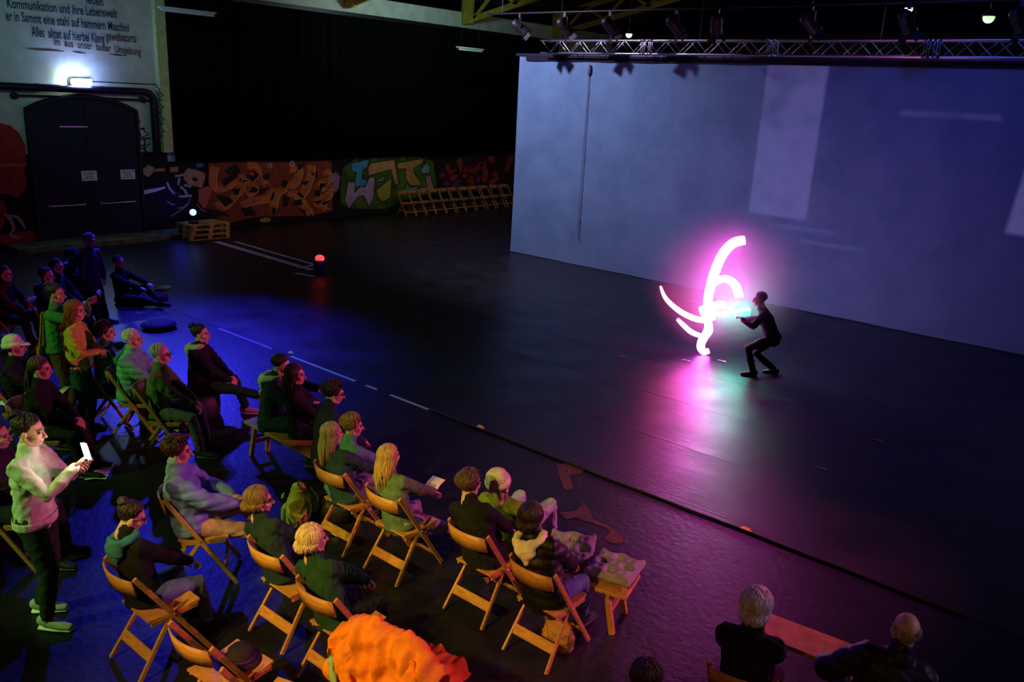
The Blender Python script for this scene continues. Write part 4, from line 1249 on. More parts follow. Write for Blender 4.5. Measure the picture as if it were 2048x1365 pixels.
r13, j13 = sitter(None, 'person with a dark hair bun in black coat, one leg stretched out', H(402, 668), 40, seat=0.36, lean=4, hpitch=-4,
                  top='black_wrap', topcol=(0.008, 0.008, 0.012), topkind='coat', hood=('sand', (0.50, 0.46, 0.30)), hair='bun', haircol=DARK, shoe=('blush', (0.55, 0.35, 0.32)),
                  feet={1: (0.46, 0.14, 0.09), -1: (0.80, -0.10, 0.36)})
# ---- second row
r14, j14 = sitter('folding chair under the sitter in the pale blue quilted jacket', 'person in pale blue quilted jacket leaning back with rose trousers stretched out', H(356, 902), 55, lean=-12, hpitch=8,
                  top='pale_blue', topcol=(0.16, 0.22, 0.58), topkind='puffer', hair='curly', haircol=('dark_auburn', (0.05, 0.016, 0.012)), bot=('rose', (0.42, 0.20, 0.19)),
                  feet={1: (0.62, 0.06, 0.30), -1: (0.82, -0.06, 0.30)}, hands={1: (0.22, 0.10, 0.74), -1: (0.26, -0.06, 0.72)})
r15, j15 = sitter('folding chair under the sitter with glasses and brown bob', 'person with brown bob and glasses in dark teal coat, second row', H(494, 1006), 100, back=(526, 1120), scale=0.91, side=24, lean=-4, hyaw=-42, glasses=True,
                  top='deep_teal', topcol=(0.008, 0.022, 0.028), topkind='jacket', hair='bob', haircol=('chestnut', (0.17, 0.09, 0.03)))
r16, j16 = sitter('folding chair under the blond bob sitter in green jacket', 'person with short blond bob in dark green jacket, elbow out', H(606, 1096), 102, back=(628, 1206), scale=0.91, side=21, lean=-4, hyaw=-28,
                  top='bottle_green', topcol=(0.010, 0.045, 0.022), topkind='jacket', hair='bob', haircol=('light_blond', (0.56, 0.40, 0.22)), hands={1: (0.30, 0.05, 0.66), -1: (0.30, -0.02, 0.68)}, elbow={1: (-0.3, 1, -0.6), -1: (0.5, -1, 0.2)})
r17, j17 = sitter('folding chair under the bowed sitter in blue jeans', 'person with bowed head and glasses, black jacket and blue jeans', H(244, 1056), 98, back=(236, 1166), scale=0.92, side=15, lean=-3, hyaw=-36, hpitch=22, hood=('teal_collar', (0.03, 0.16, 0.20)), glasses=True,
                  top='black_soft', topcol=(0.005, 0.005, 0.007), topkind='jacket', hair='bun', haircol=DARK, bot=('blue_jeans', (0.09, 0.12, 0.34)), hands={1: (0.36, 0.10, 0.66), -1: (0.40, -0.06, 0.62)})
# ---- standing person with phone
r18, j18 = person('person standing in cream sweater and dark trousers holding up a lit phone', H(60, 862), 42, stand=True, lean=0, hpitch=4, scale=1.03,
                  top='cream_knit', topcol=(0.56, 0.60, 0.46), topkind='sweater', hair='bun', haircol=DARK, bot=('dark_green_trousers', (0.016, 0.030, 0.015)), shoe=('white_sneaker', (0.40, 0.45, 0.35)),
                  hands={1: (0.32, 0.07, 1.30), -1: (0.36, -0.05, 1.36)}, elbow=(-0.2, 0.5, -1), feet={1: (-0.10, 0.11, 0.09), -1: (0.06, -0.11, 0.09)}, knee=(1, 0, 0.1), curl=1.1)
ph = empty('phone', r18.location, r18.rotation_euler.z, 'lit phone held up by the standing person in the cream sweater', 'phone')
Mp = Matrix.Translation(Vector((0.46, -0.02, 1.53))) @ Matrix.Rotation(math.radians(-12), 4, 'Y') @ Matrix.Rotation(math.radians(60), 4, 'Z')
s = MB(); s.box((0, 0, 0), (0.009, 0.080, 0.140)); s.build('case', BLACKM, ph, bevel=0.004).matrix_local = Mp
s = MB(); s.box((-0.0065, 0, 0), (0.002, 0.074, 0.132)); s.build('screen', mat('phone_screen', (1, 1, 1), 0.3, emit=(1.0, 0.88, 0.72), estr=75), ph).matrix_local = Mp
s = MB(); s.ball((0.006, 0.02, 0.055), 0.011, None, 8, 6); s.build('torch', mat('phone_torch', (1, 1, 1), 0.3, emit=(1, 0.95, 0.85), estr=40), ph).matrix_local = Mp
# ---- seats by the door
r19, j19 = sitter('folding chair behind the standing person in the cream sweater', 'person half seen behind the standing one, dark clothes', H(-6, 872), 45, lean=4, top='plum', topcol=(0.03, 0.012, 0.03), hair='short', haircol=DARK)
r20, j20 = sitter('folding chair under the sitter in the cream cap', 'person in cream cap and dark coat, seated in the last row', H(30, 694), 48, lean=2, top='black_overcoat', topcol=(0.010, 0.010, 0.013), topkind='coat', hat=('ivory', (0.66, 0.68, 0.50), 'cap'), hair='short', haircol=BROWN)
r21, j21 = sitter('folding chair under the sitter with brown hair tied back', 'person with brown hair tied back, dark sweater, beside the cream cap', H(82, 738), 46, lean=8, top='black_sweater', topcol=(0.012, 0.011, 0.012), topkind='sweater', hair='tail', haircol=BROWN)
r22, j22 = sitter('folding chair under the white-haired sitter in teal puffer jacket', 'person with white hair in teal quilted puffer jacket', H(266, 679), 42, lean=4, top='sea_green', topcol=(0.14, 0.44, 0.34), topkind='puffer', hair='short', haircol=WHITEHAIR)
r23, j23 = sitter('folding chair under the grey-haired sitter in olive jacket', 'person with grey hair and glasses in olive and plum jacket', H(322, 709), 44, lean=4, glasses=True, top='moss', topcol=(0.09, 0.16, 0.04), topkind='jacket', hair='short', haircol=GREYH, bot=GRYT)
r24, j24 = sitter('folding chair under the sitter raising both hands', 'person with dark hair in teal sweater raising both hands to the face', H(212, 664), 42, lean=2, top='petrol', topcol=(0.04, 0.20, 0.18), topkind='sweater', hair='curly', haircol=DARK,
                  hands={1: (0.24, 0.06, 1.10), -1: (0.24, -0.07, 1.08)}, elbow=(0.2, 0.9, -0.6))
r25, j25 = person('person with long auburn hair standing in yellow flowered blouse and green trousers', H(152, 622), 46, stand=True, lean=2, hyaw=-6, scale=0.97, top='yellow_blouse', topcol=(0.48, 0.40, 0.05), topkind='shirt', hair='long', haircol=('auburn', (0.28, 0.06, 0.02)), bot=('deep_green', (0.020, 0.07, 0.06)), hands={1: (0.28, 0.05, 1.10), -1: (0.30, -0.04, 1.12)})
FL = mat('blouse_flower', (0.42, 0.02, 0.05), 0.8)
for k, (a, z) in enumerate(((2.4, 1.32), (3.1, 1.20), (3.7, 1.34), (2.8, 1.10), (4.2, 1.18), (3.4, 1.42), (4.6, 1.30), (2.0, 1.16))):
    s = MB()
    for q in range(5):
        t = q * 1.2566; s.ball((0.128 * math.cos(a) + 0.0, 0.172 * math.sin(a) + 0.022 * math.cos(t), z + 0.022 * math.sin(t)), (0.014, 0.014, 0.014), None, 6, 4)
    s.build('blouse_flower', FL, r25, True)
r26, j26 = person('person standing in green jacket filming with raised phone', H(112, 588), 44, stand=True, lean=0, scale=1.0, top='leaf_green', topcol=(0.04, 0.20, 0.06), topkind='jacket', hair='bun', haircol=DARK, bot=('brown_trousers', (0.10, 0.05, 0.02)), hands={1: (0.36, 0.08, 1.48), -1: (0.38, -0.04, 1.50)}, elbow=(0, 0.8, -0.8), skin=SKIN2)
ph2 = empty('phone', r26.location, r26.rotation_euler.z, 'dark phone held up by the person in the green jacket', 'phone')
s = MB(); s.box((0.48, 0.02, 1.56), (0.012, 0.16, 0.085)); s.build('case', mat('phone_magenta', (0.25, 0.02, 0.06), 0.3), ph2, bevel=0.004)
bg = empty('shoulder_bag', r26.location, r26.rotation_euler.z, 'brown shoulder bag hanging behind the person in the green jacket', 'bag')
TANL = mat('tan_leather', (0.34, 0.15, 0.03), 0.6, 0, 0.3, 40, 0.3, 10)
s = MB(); s.tube([(-0.20, -0.06, 0.62), (-0.20, -0.06, 0.92)], [(0.12, 0.05), (0.09, 0.04)], 12, side=(0, 1, 0)); s.build('bag_body', TANL, bg, True)
for yy in (-0.12, 0.0):
    s = MB(); s.tube([(-0.19, yy, 0.90), (-0.17, yy * 0.6, 1.15), (-0.10, yy * 0.4 - 0.1, 1.40)], (0.016), 6); s.build('strap', TANL, bg, True)
r27, j27 = sitter('folding chair under the hooded violet coat', 'hooded person in violet coat in the group by the door', H(94, 552), 38, seat=0.45, lean=2, top='violet', topcol=(0.03, 0.015, 0.09), topkind='coat', hood=('violet', (0.03, 0.015, 0.09)), hair='short', haircol=DARK)
r28, j28 = sitter('folding chair under the black turtleneck', 'dark-haired person in black turtleneck in the group by the door', H(114, 533), 40, seat=0.45, lean=4, top='ink', topcol=(0.008, 0.008, 0.012), hair='short', haircol=DARK)
r29, j29 = sitter('folding chair under the turquoise scarf', 'person in turquoise scarf and dark cap in the group by the door', H(146, 512), 40, seat=0.45, lean=4, top='indigo', topcol=(0.02, 0.02, 0.08), hood=('turquoise', (0.04, 0.26, 0.34)), hat=('ink', (0.01, 0.01, 0.03), 'beanie'), hair='short', haircol=DARK)
r30, j30 = person('person with pale tinted hair standing before the arched door', H(180, 482), 20, stand=True, scale=0.92, top='blue_coat', topcol=(0.03, 0.03, 0.12), topkind='coat', hair='curly', haircol=('violet_grey', (0.30, 0.26, 0.45)))
r31, j31 = sitter('folding chair under the dim sitter by the red mural', 'dim person in dark red top with leaflets, below the red mural', H(10, 548), 36, lean=6, top='dark_red', topcol=(0.06, 0.012, 0.012), hair='short', haircol=DARK)
r32, j32 = person('dark silhouette sitting on the floor with knees raised near the mat corner', H(238, 524), 30, seat=0.05, lean=-6, top='black_tee', topcol=(0.006, 0.006, 0.010), hair='short', haircol=DARK, feet={1: (0.62, 0.12, 0.09), -1: (0.78, -0.1, 0.09)}, knee=(0.3, 0, 1), hands={1: (0.40, 0.12, 0.42), -1: (0.36, -0.14, 0.40)})
# ---- near sitters, far side of the aisle
r1, j1 = sitter('folding chair under the white-haired sitter by the orange bench', 'person with white bob and dark jacket seated by the orange bench', H(1513, 1212), 104, lean=0, top='black_blazer', topcol=(0.010, 0.010, 0.016), topkind='jacket', hair='bob', haircol=('silver', (0.58, 0.54, 0.60)))
r2, j2 = sitter('folding chair under the balding sitter', 'balding person in dark blue puffer jacket leaning over past the orange bench', H(1812, 1262), 112, lean=10, side=-10, top='midnight', topcol=(0.014, 0.016, 0.040), topkind='puffer', hair='bald', haircol=('grey_fringe', (0.30, 0.28, 0.30)), hands={1: (0.25, 0.3, 0.72), -1: (0.32, -0.06, 0.62)})
r3, j3 = sitter('folding chair under the dark-haired sitter in maroon', 'dark-haired person in maroon seated behind the white bob sitter', H(1295, 1356), 100, lean=4, top='dark_maroon', topcol=(0.04, 0.010, 0.014), hair='short', haircol=('dark_red', (0.05, 0.014, 0.012)))
# ---- performer in black beside the light figure
fpos = gp(1527, 752)
r0, j0 = person('performer in black beside the glowing light figure, knees bent, arm reaching out', (fpos.x - 0.05, fpos.y, 0), 205, stand=True, pelvis=(-0.10, 0, 0.70), lean=26, scale=0.98,
                top='stage_black', topcol=(0.006, 0.006, 0.007), topkind='sweater', hair='short', haircol=DARK, shoe=('stage_shoe', (0.05, 0.05, 0.06)),
                feet={1: (0.14, 0.14, 0.09), -1: (-0.22, -0.13, 0.09)}, knee=(1, 0, 0.2), hands={1: (0.42, 0.16, 0.98), -1: (0.34, -0.22, 0.90)})

# ================================================================== light trails of the figure, shaped as glowing tubes
DC = gp(1415, 712)
fwd = Vector((RM[0, 2], RM[1, 2], 0)) * -1; fwd.normalize()


def lp(x, y, dep=0.0):
    """Point on the upright plane through the figure's foot, facing the hall; dep pushes it back or forward."""
    d = Vector(pxdir(x, y)); c0 = DC + fwd * dep
    t = ((c0.x) * fwd.x + (c0.y) * fwd.y) / (d.x * fwd.x + d.y * fwd.y)
    return Vector((0, 0, HC)) + d * t


def glow(name, col, st):
    m = bpy.data.materials.new(name); m.use_nodes = True
    b = m.node_tree.nodes['Principled BSDF']
    b.inputs['Base Color'].default_value = (0.8, 0.8, 0.8, 1); b.inputs['Roughness'].default_value = 0.4
    b.inputs['Emission Color'].default_value = (*col, 1); b.inputs['Emission Strength'].default_value = st
    return m


PINK = glow('light_tube_pink', (1.0, 0.09, 0.80), 36)
GREEN = glow('light_tube_green', (0.0, 1.0, 0.62), 85)
REDG = glow('light_tube_red', (1.0, 0.06, 0.18), 24)
fig = empty('light_figure', DC, 0, 'glowing figure of bent pink, red and green light tubes on the dance mat', 'light sculpture')


def smooth_path(P, n=5):
    P = [Vector(p) for p in P]; out = []
    for i in range(len(P) - 1):
        p0 = P[max(i - 1, 0)]; p1 = P[i]; p2 = P[i + 1]; p3 = P[min(i + 2, len(P) - 1)]
        for k in range(n):
            t = k / n
            out.append(0.5 * ((2 * p1) + (p2 - p0) * t + (2 * p0 - 5 * p1 + 4 * p2 - p3) * t * t + (3 * p1 - p0 - 3 * p2 + p3) * t ** 3))
    out.append(P[-1]); return out


def tube_of(pts, m, label, wpx, dep=0.0):
    P = smooth_path([lp(x, y, dep) for x, y in pts]); k = (P[0] - Vector((0, 0, HC))).length / FPX / 2
    n = len(P); W = [0] * n; m0 = len(wpx) - 1
    for i in range(n):
        f = i / (n - 1) * m0; a = int(min(f, m0 - 1)); W[i] = (wpx[a] + (wpx[a + 1] - wpx[a]) * (f - a)) * k
    s = MB(); s.tube([p - DC for p in P], W, 14, caps=False)
    o = s.build('light_tube', m, fig, True); o['label'] = label
    return o


tube_of([(1489, 481), (1468, 486), (1448, 505), (1433, 535), (1422, 570), (1416, 600), (1417, 625)], PINK, 'tall pink arc tube', [17, 19, 19, 19, 18, 18, 17])
tube_of([(1419, 578), (1432, 564), (1447, 558), (1462, 562), (1473, 575), (1478, 593)], PINK, 'small pink hoop tube', [12, 13, 14, 15, 17, 17], 0.06)
tube_of([(1424, 613), (1438, 610), (1449, 611)], PINK, 'thick pink hip tube', [14, 16, 15])
tube_of([(1420, 622), (1435, 628), (1460, 629), (1483, 624), (1499, 624)], GREEN, 'green arm tube', [4, 9, 11, 12, 13], -0.05)
tube_of([(1321, 573), (1330, 595), (1348, 614), (1370, 629), (1395, 639), (1415, 640), (1430, 634)], REDG, 'red arm tube', [4, 8, 10, 11, 12, 12, 9], -0.08)
tube_of([(1355, 639), (1366, 650), (1382, 664), (1400, 672)], PINK, 'short pink side tube', [6, 9, 10, 9], -0.10)
tube_of([(1402, 614), (1407, 625), (1418, 634), (1428, 633)], PINK, 'pink waist tube', [9, 15, 17, 10], -0.02)
tube_of([(1416, 645), (1417, 660), (1410, 672), (1403, 685), (1402, 696), (1408, 704), (1418, 702)], PINK, 'pink leg tube ending in a foot', [14, 18, 16, 16, 16, 13, 10])

# haze ball added to give the lit figure its glow
hz = MB(); hz.ball((0, 0, 0), (1.6, 1.6, 1.42), None, 24, 14)
HZM = bpy.data.materials.new('stage_haze'); HZM.use_nodes = True
N = HZM.node_tree.nodes; L = HZM.node_tree.links
N.remove(N['Principled BSDF'])
vs = N.new('ShaderNodeVolumeScatter'); vs.inputs['Color'].default_value = (0.95, 0.95, 0.95, 1); vs.inputs['Anisotropy'].default_value = 0.25
tc = N.new('ShaderNodeTexCoord'); ln_ = N.new('ShaderNodeVectorMath'); ln_.operation = 'LENGTH'
mp_ = N.new('ShaderNodeMapping'); mp_.inputs['Scale'].default_value = (1 / 1.6, 1 / 1.6, 1 / 1.42)
L.new(tc.outputs['Object'], mp_.inputs[0]); L.new(mp_.outputs[0], ln_.inputs[0])
mr = N.new('ShaderNodeMapRange'); mr.interpolation_type = 'SMOOTHSTEP'
mr.inputs[1].default_value = 1.0; mr.inputs[2].default_value = 0.1; mr.inputs[3].default_value = 0.0; mr.inputs[4].default_value = 0.34
L.new(ln_.outputs['Value'], mr.inputs[0]); L.new(mr.outputs[0], vs.inputs['Density'])
L.new(vs.outputs[0], N['Material Output'].inputs['Volume'])
tag(hz.build('stage_haze', HZM, None, True, loc=(DC.x + 0.2, DC.y, 1.44)), 'thin stage haze hanging around the glowing light figure', 'haze', None, 'stuff')

# ================================================================== PROPS
# bench under the hugging couple and the curly navy coat
def bench(a, b, z, label, wd=0.28, m=WOOD):
    a = Vector(a); b = Vector(b); d = (b - a); ln = d.length; yaw = math.atan2(d.y, d.x)
    t = empty('bench', ((a.x + b.x) / 2, (a.y + b.y) / 2, 0), yaw, label, 'bench', 'low wooden benches')
    s = MB(); s.box((0, 0, z - 0.018), (ln, wd, 0.036)); s.build('seat_plank', m, t, bevel=0.006)
    for sx in (-1, 1):
        for sy in (-1, 1):
            s = MB(); s.bar((sx * (ln / 2 - 0.18), sy * (wd / 2 - 0.05), z - 0.036), (sx * (ln / 2 - 0.10), sy * (wd / 2 - 0.03), 0.0), 0.045, 0.045, up=(1, 0, 0)); s.build('leg', m, t)
        s = MB(); s.box((sx * (ln / 2 - 0.15), 0, z * 0.45), (0.03, wd - 0.08, 0.05)); s.build('cross_bar', m, t)
    s = MB(); s.box((0, 0, z - 0.07), (ln - 0.4, 0.03, 0.06)); s.build('apron', m, t)
    return t


p11 = r11.location; p10 = r10.location
bench((p11.x - 0.45, p11.y - 0.05, 0), (p10.x + 0.40, p10.y - 0.02, 0), 0.43, 'low wooden bench under the hugging couple')
A = gp(1556, 1262, 0.45); B = gp(1706, 1322, 0.45)
bench((A.x - 0.25, A.y, 0), (B.x + 0.1, B.y + 0.05, 0), 0.45, 'orange wooden bench beside the white-haired sitter', 0.34)
A = gp(1105, 1120, 0.42); B = gp(1268, 1168, 0.42)
cb = bench((A.x, A.y, 0), (B.x, B.y, 0), 0.40, 'wooden bench carrying the two tufted cushions', 0.40)
# tufted cushions
CUSH = cloth('cushion', (0.26, 0.24, 0.29), 0.9, 0.35, 40)


def cushion(c, yaw, label, tilt=0.0):
    t = empty('tufted_cushion', c, yaw, label, 'cushion', 'tufted seat cushions'); t.rotation_euler = (tilt, 0, yaw)
    n = 31; V = []; F = []; hw = 0.215
    for lay in (1, -1):
        for j in range(n):
            for i in range(n):
                x = -1 + 2 * i / (n - 1); y = -1 + 2 * j / (n - 1)
                edge = max(0, 1 - max(abs(x), abs(y)) ** 6) ** 0.5
                tuft = sum(math.exp(-((x - a) ** 2 + (y - b) ** 2) / 0.018) for a in (-.5, 0, .5) for b in (-.5, 0, .5))
                z = 0.048 * edge + 0.026 * edge * math.cos(x * 6.28) * math.cos(y * 6.28) * (1 if lay > 0 else .5) - 0.035 * tuft * (1 if lay > 0 else .3)
                V.append((x * hw * (1 - .04 * (1 - edge)), y * hw * (1 - .04 * (1 - edge)), lay * z + 0.05))
    for lay in range(2):
        o = lay * n * n
        for j in range(n - 1):
            for i in range(n - 1):
                a = o + j * n + i; q = (a, a + 1, a + n + 1, a + n)
                F.append(q if lay == 0 else q[::-1])
    s = MB(); s.add(V, F); s.build('pad', CUSH, t, True)
    for a in (-.5, 0, .5):
        for b in (-.5, 0, .5):
            s = MB(); s.ball((a * hw, b * hw, 0.062), (0.010, 0.010, 0.005), None, 8, 5); s.build('button', CUSH, t, True)
    return t


c1 = gp(1142, 1100, 0.45); c2 = gp(1230, 1138, 0.45)
cushion((c1.x, c1.y, 0.405), cb.rotation_euler.z + 0.25, 'tufted grey cushion propped against its twin beside the cream hood', 0.25)
cushion((c2.x, c2.y, 0.405), cb.rotation_euler.z - 0.05, 'tufted grey cushion lying flat at the bench end')

# empty chairs in the foreground
q2 = Vector((-4.50, 2.56, 0)); chair(q2.x, q2.y, 96, 'empty folding chair with a dark hat on its bare seat')
ht = empty('felt_hat', (q2.x + 0.0, q2.y + 0.09, 0.468), 0, 'dark round hat lying on the seat of the empty folding chair', 'hat')
s = MB(); s.lathe([(0.135, 0.0), (0.140, 0.008), (0.10, 0.016), (0.095, 0.03), (0.087, 0.09), (0.06, 0.115), (0.01, 0.118)], n=22); s.build('crown', cloth('felt', (0.02, 0.012, 0.02), .8, .2), ht, True)
s = MB(); s.lathe([(0.096, 0.020), (0.099, 0.022), (0.095, 0.045), (0.091, 0.046)], n=22); s.build('band', cloth('felt_band', (0.04, 0.02, 0.09), .6, .1), ht, True)
q3 = gp(500, 1385, 0.80); chair(q3.x - 0.1, q3.y + 0.28, 108, 'empty folding chair between the dark hat and the orange jacket')
q4 = Vector((-3.60, 3.46, 0)); oc = chair(q4.x, q4.y, 100, 'folding chair covered by the orange jacket')
# orange jacket thrown over the chair
ORJ = cloth('orange_jacket', (0.80, 0.22, 0.012), 0.75, 0.35, 16)
jk = empty('orange_jacket', (q4.x, q4.y, 0), math.radians(100), 'bright orange jacket thrown over a folding chair', 'jacket')
n, m = 46, 40; V = []; F = []
rg = random.Random(5)
for j in range(m + 1):
    v = j / m
    for i in range(n + 1):
        u_ = i / n; y = (u_ - 0.5) * (0.78 + 0.10 * math.sin(v * 5))
        # path over the backrest: up behind, across the top, down onto the seat
        L_ = v * 1.25
        if L_ < 0.42: x, z = -0.42 - 0.06 * (0.42 - L_), 0.44 + L_
        elif L_ < 0.56: a = (L_ - 0.42) / 0.14 * math.pi; x, z = -0.33 - 0.09 * math.cos(a), 0.86 + 0.045 * math.sin(a)
        elif L_ < 0.88: x, z = -0.24 + 0.05 * (L_ - 0.56), 0.86 - (L_ - 0.56) * 1.15
        else: x, z = -0.22 + (L_ - 0.88) * 1.05, 0.485 + 0.01 * math.sin(L_ * 20)
        sidef = max(0, abs(y) - 0.24)
        z -= sidef * 1.0 * (1 if L_ > 0.3 else 0.3)
        fold = 0.020 * math.sin(y * 34 + 2 * math.sin(v * 7)) + 0.014 * math.sin(y * 61 + v * 9) + 0.012 * math.sin(v * 38 + 3 * math.sin(y * 9))
        V.append((x - 0.012 - fold * (1.2 if L_ < .5 else 0.2), y + 0.01 * math.sin(v * 23), z + abs(fold) * (0.2 if L_ < .5 else 1.0) + 0.050))
n0 = len(V); V += [(x + 0.012, y, z - 0.012) for x, y, z in V]
for j in range(m):
    for i in range(n):
        a = j * (n + 1) + i; F.append((a, a + n + 1, a + n + 2, a + 1)); F.append((n0 + a, n0 + a + 1, n0 + a + n + 2, n0 + a + n + 1))
s = MB(); s.add(V, F); s.build('jacket_back', ORJ, jk, True)
for sg in (1, -1):
    s = MB(); s.tube(smooth_path([(-0.40, sg * 0.20, 0.84), (-0.46, sg * 0.27, 0.70), (-0.48, sg * 0.24, 0.52), (-0.46, sg * 0.18, 0.34)]), [(.075, .035)] * 11 + [(.065, .032)] * 5, 14, side=(0, 1, 0))
    remeshed(s, 'sleeve', ORJ, jk, .012, 2, .5, wrinkle(.007, 42, 70 + sg))
gc = empty('green_scarf', (q4.x, q4.y, 0), math.radians(100), 'pale green scarf hanging below the orange jacket', 'scarf')
s = MB(); s.tube(smooth_path([(-0.46, 0.36, 0.66), (-0.54, 0.26, 0.54), (-0.55, 0.08, 0.46), (-0.54, -0.06, 0.44), (-0.52, -0.12, 0.27)]), [(0.05, 0.03)] * 21, 12)
remeshed(s, 'scarf_cloth', cloth('pale_green', (0.24, 0.40, 0.20), .9, .4), gc, .012, 2, .5, wrinkle(.012, 45, 81))
# yellow rucksack on the floor
q = gp(598, 1052)
bp_ = empty('rucksack', (q.x, q.y, 0), 0.5, 'yellow green rucksack standing on the floor between the rows', 'bag')
RS = cloth('rucksack', (0.36, 0.36, 0.05), .8, .35, 30)
s = MB(); s.tube([(0, 0, 0.03), (0, 0, 0.16), (0, 0, 0.32), (0, 0, 0.42)], [(.17, .11), (.18, .125), (.16, .11), (.10, .07)], 16, side=(0, 1, 0)); remeshed(s, 'pack', RS, bp_, .012, 2, .5, wrinkle(.012, 32, 90))
s = MB(); s.tube([(-0.13, 0, 0.06), (-0.13, 0, 0.2)], [(.11, .04), (.10, .035)], 12, side=(0, 1, 0)); s.build('pocket', RS, bp_, True)
s = MB(); s.tube(smooth_path([(0.02, -0.05, 0.43), (0.02, -0.03, 0.50), (0.02, 0.03, 0.50), (0.02, 0.05, 0.43)]), 0.010, 6); s.build('handle', mat('webbing', (0.03, 0.03, 0.03), .8), bp_, True)
for yy in (-0.08, 0.08):
    s = MB(); s.tube(smooth_path([(0.10, yy, 0.40), (0.18, yy, 0.28), (0.12, yy, 0.08)]), (0.012), 6); s.build('strap', MATS['webbing'], bp_, True)
s = MB(); s.box((-0.178, 0.02, 0.30), (0.004, 0.05, 0.04)); s.build('patch', SIGN, bp_)
# bag under the cream hood's chair
q = r4.location
hb_ = empty('tote_bag', (q.x + 0.10, q.y + 0.02, 0), 0.2, 'tan tote bag on the floor under the chair of the cream hood', 'bag')
s = MB(); s.tube([(0, 0, 0.02), (0, 0, 0.12), (0, 0, 0.22)], [(.14, .08), (.15, .09), (.12, .05)], 14, side=(1, 0, 0)); remeshed(s, 'bag_body', TANL, hb_, .012, 2, .5, wrinkle(.01, 36, 95))
s = MB(); s.tube(smooth_path([(-0.08, 0.0, 0.21), (-0.05, 0, 0.31), (0.05, 0, 0.31), (0.08, 0, 0.21)]), 0.009, 6); s.build('handle', TANL, hb_, True)
# cups, papers
q = gp(846, 1072); t = empty('paper_cup', (q.x, q.y, 0), 0, 'white paper cup on the floor beside the long blond hair sitter\'s chair', 'cup')
s = MB(); s.lathe([(0.028, 0), (0.040, 0.10), (0.042, 0.102), (0.038, 0.102), (0.027, 0.006)], n=16); s.build('cup_wall', mat('white_card', (0.75, 0.75, 0.62), .6), t, True)
s = MB(); s.lathe([(0.041, 0.098), (0.043, 0.106), (0.038, 0.110), (0.01, 0.110)], n=16); s.build('lid', mat('white_card', (0.7, 0.7, 0.6), .6), t, True)
PAPER = mat('paper', (0.75, 0.75, 0.78), 0.7, 0, 0.05, 10)


def leaflet(c, yaw, label, tilt=(0, 0), size=(0.21, 0.297), fold=0.03):
    t = empty('leaflet', c, yaw, label, 'leaflet', 'white programme leaflets'); t.rotation_euler = (tilt[0], tilt[1], yaw)
    V = []; F = []; n = 8
    for i in range(n + 1):
        x = (i / n - 0.5) * size[0]; z = fold * (1 - abs(2 * i / n - 1)) * 0.5 + 0.004
        V += [(x, -size[1] / 2, z), (x, size[1] / 2, z), (x, -size[1] / 2, z - 0.002), (x, size[1] / 2, z - 0.002)]
    for i in range(n):
        a = 4 * i; b = a + 4; F += [(a, b, b + 1, a + 1), (a + 3, b + 3, b + 2, a + 2), (a + 2, b + 2, b, a), (a + 1, b + 1, b + 3, a + 3)]
    s = MB(); s.add(V, F); s.build('sheet', PAPER, t, True)
    s = MB()
    for k in range(5): s.box((-size[0] * .22, size[1] * (.3 - .13 * k), 0.012 + fold * .25), (size[0] * .32, 0.012, 0.0015))
    s.build('print', mat('print_grey', (0.25, 0.25, 0.3), .8), t)
    return t


for (x, y, z, yw, lab, tl, sz) in ((326, 577, 0.01, 0.7, 'printed leaflet lying flat on the floor near the mat corner', (0, 0), (0.24, 0.42)),                                  
                                 (200, 945, 0.01, 0.9, 'leaflet lying on the floor behind the standing person', (0, 0), (0.22, 0.40)), (362, 852, 0.01, 0.3, 'leaflet lying on the floor behind the quilted pale blue jacket', (0, 0), (0.22, 0.34)),  # sheets laid in place of two patches of lit floor
                                 (290, 798, 0.01, 1.3, 'leaflet lying under the chair of the grey-haired sitter', (0, 0), (0.16, 0.24)), (25, 800, 0.6, 0.4, 'leaflet on the lap beside the brown hair tied back', (0.2, 0), (0.21, 0.3))):
    c = gp(x, y, z); leaflet(c, yw, lab, tl, sz)
for rr_, ox, oy, oz, lab in ((r22, 0.36, 0.02, 0.68, 'open leaflet on the lap of the white-haired sitter'), (r31, 0.34, 0.06, 0.66, 'leaflet on the lap of the dim sitter by the mural'), (r20, 0.34, 0.0, 0.66, 'leaflet on the lap of the cream cap sitter')):
    a = rr_.rotation_euler.z; leaflet((rr_.location.x + ox * math.cos(a) - oy * math.sin(a), rr_.location.y + ox * math.sin(a) + oy * math.cos(a), oz), a, lab, (0, -0.25), (0.22, 0.36))
a = r7.rotation_euler.z; hm_ = (j7['wr'][1] + j7['wr'][-1]) * 0.5 * r7.scale.x; hx, hy = hm_.x + 0.11, hm_.y
leaflet((r7.location.x + hx * math.cos(a) - hy * math.sin(a), r7.location.y + hx * math.sin(a) + hy * math.cos(a), hm_.z + 0.01), a, 'leaflet in the hands of the very long blond hair sitter', (0, -0.5), (0.17, 0.15))
s = MB(); q = gp(662, 1068); s.tube(smooth_path([(-0.09, 0, 0.03), (-0.03, 0.02, 0.045), (0.04, -0.01, 0.04), (0.09, 0.01, 0.02)]), 0.022, 8)
tag(s.build('tissue', PAPER, None, True, loc=(q.x, q.y, 0)), 'crumpled white tissue on the floor by the blond sitter\'s chair', 'tissue')
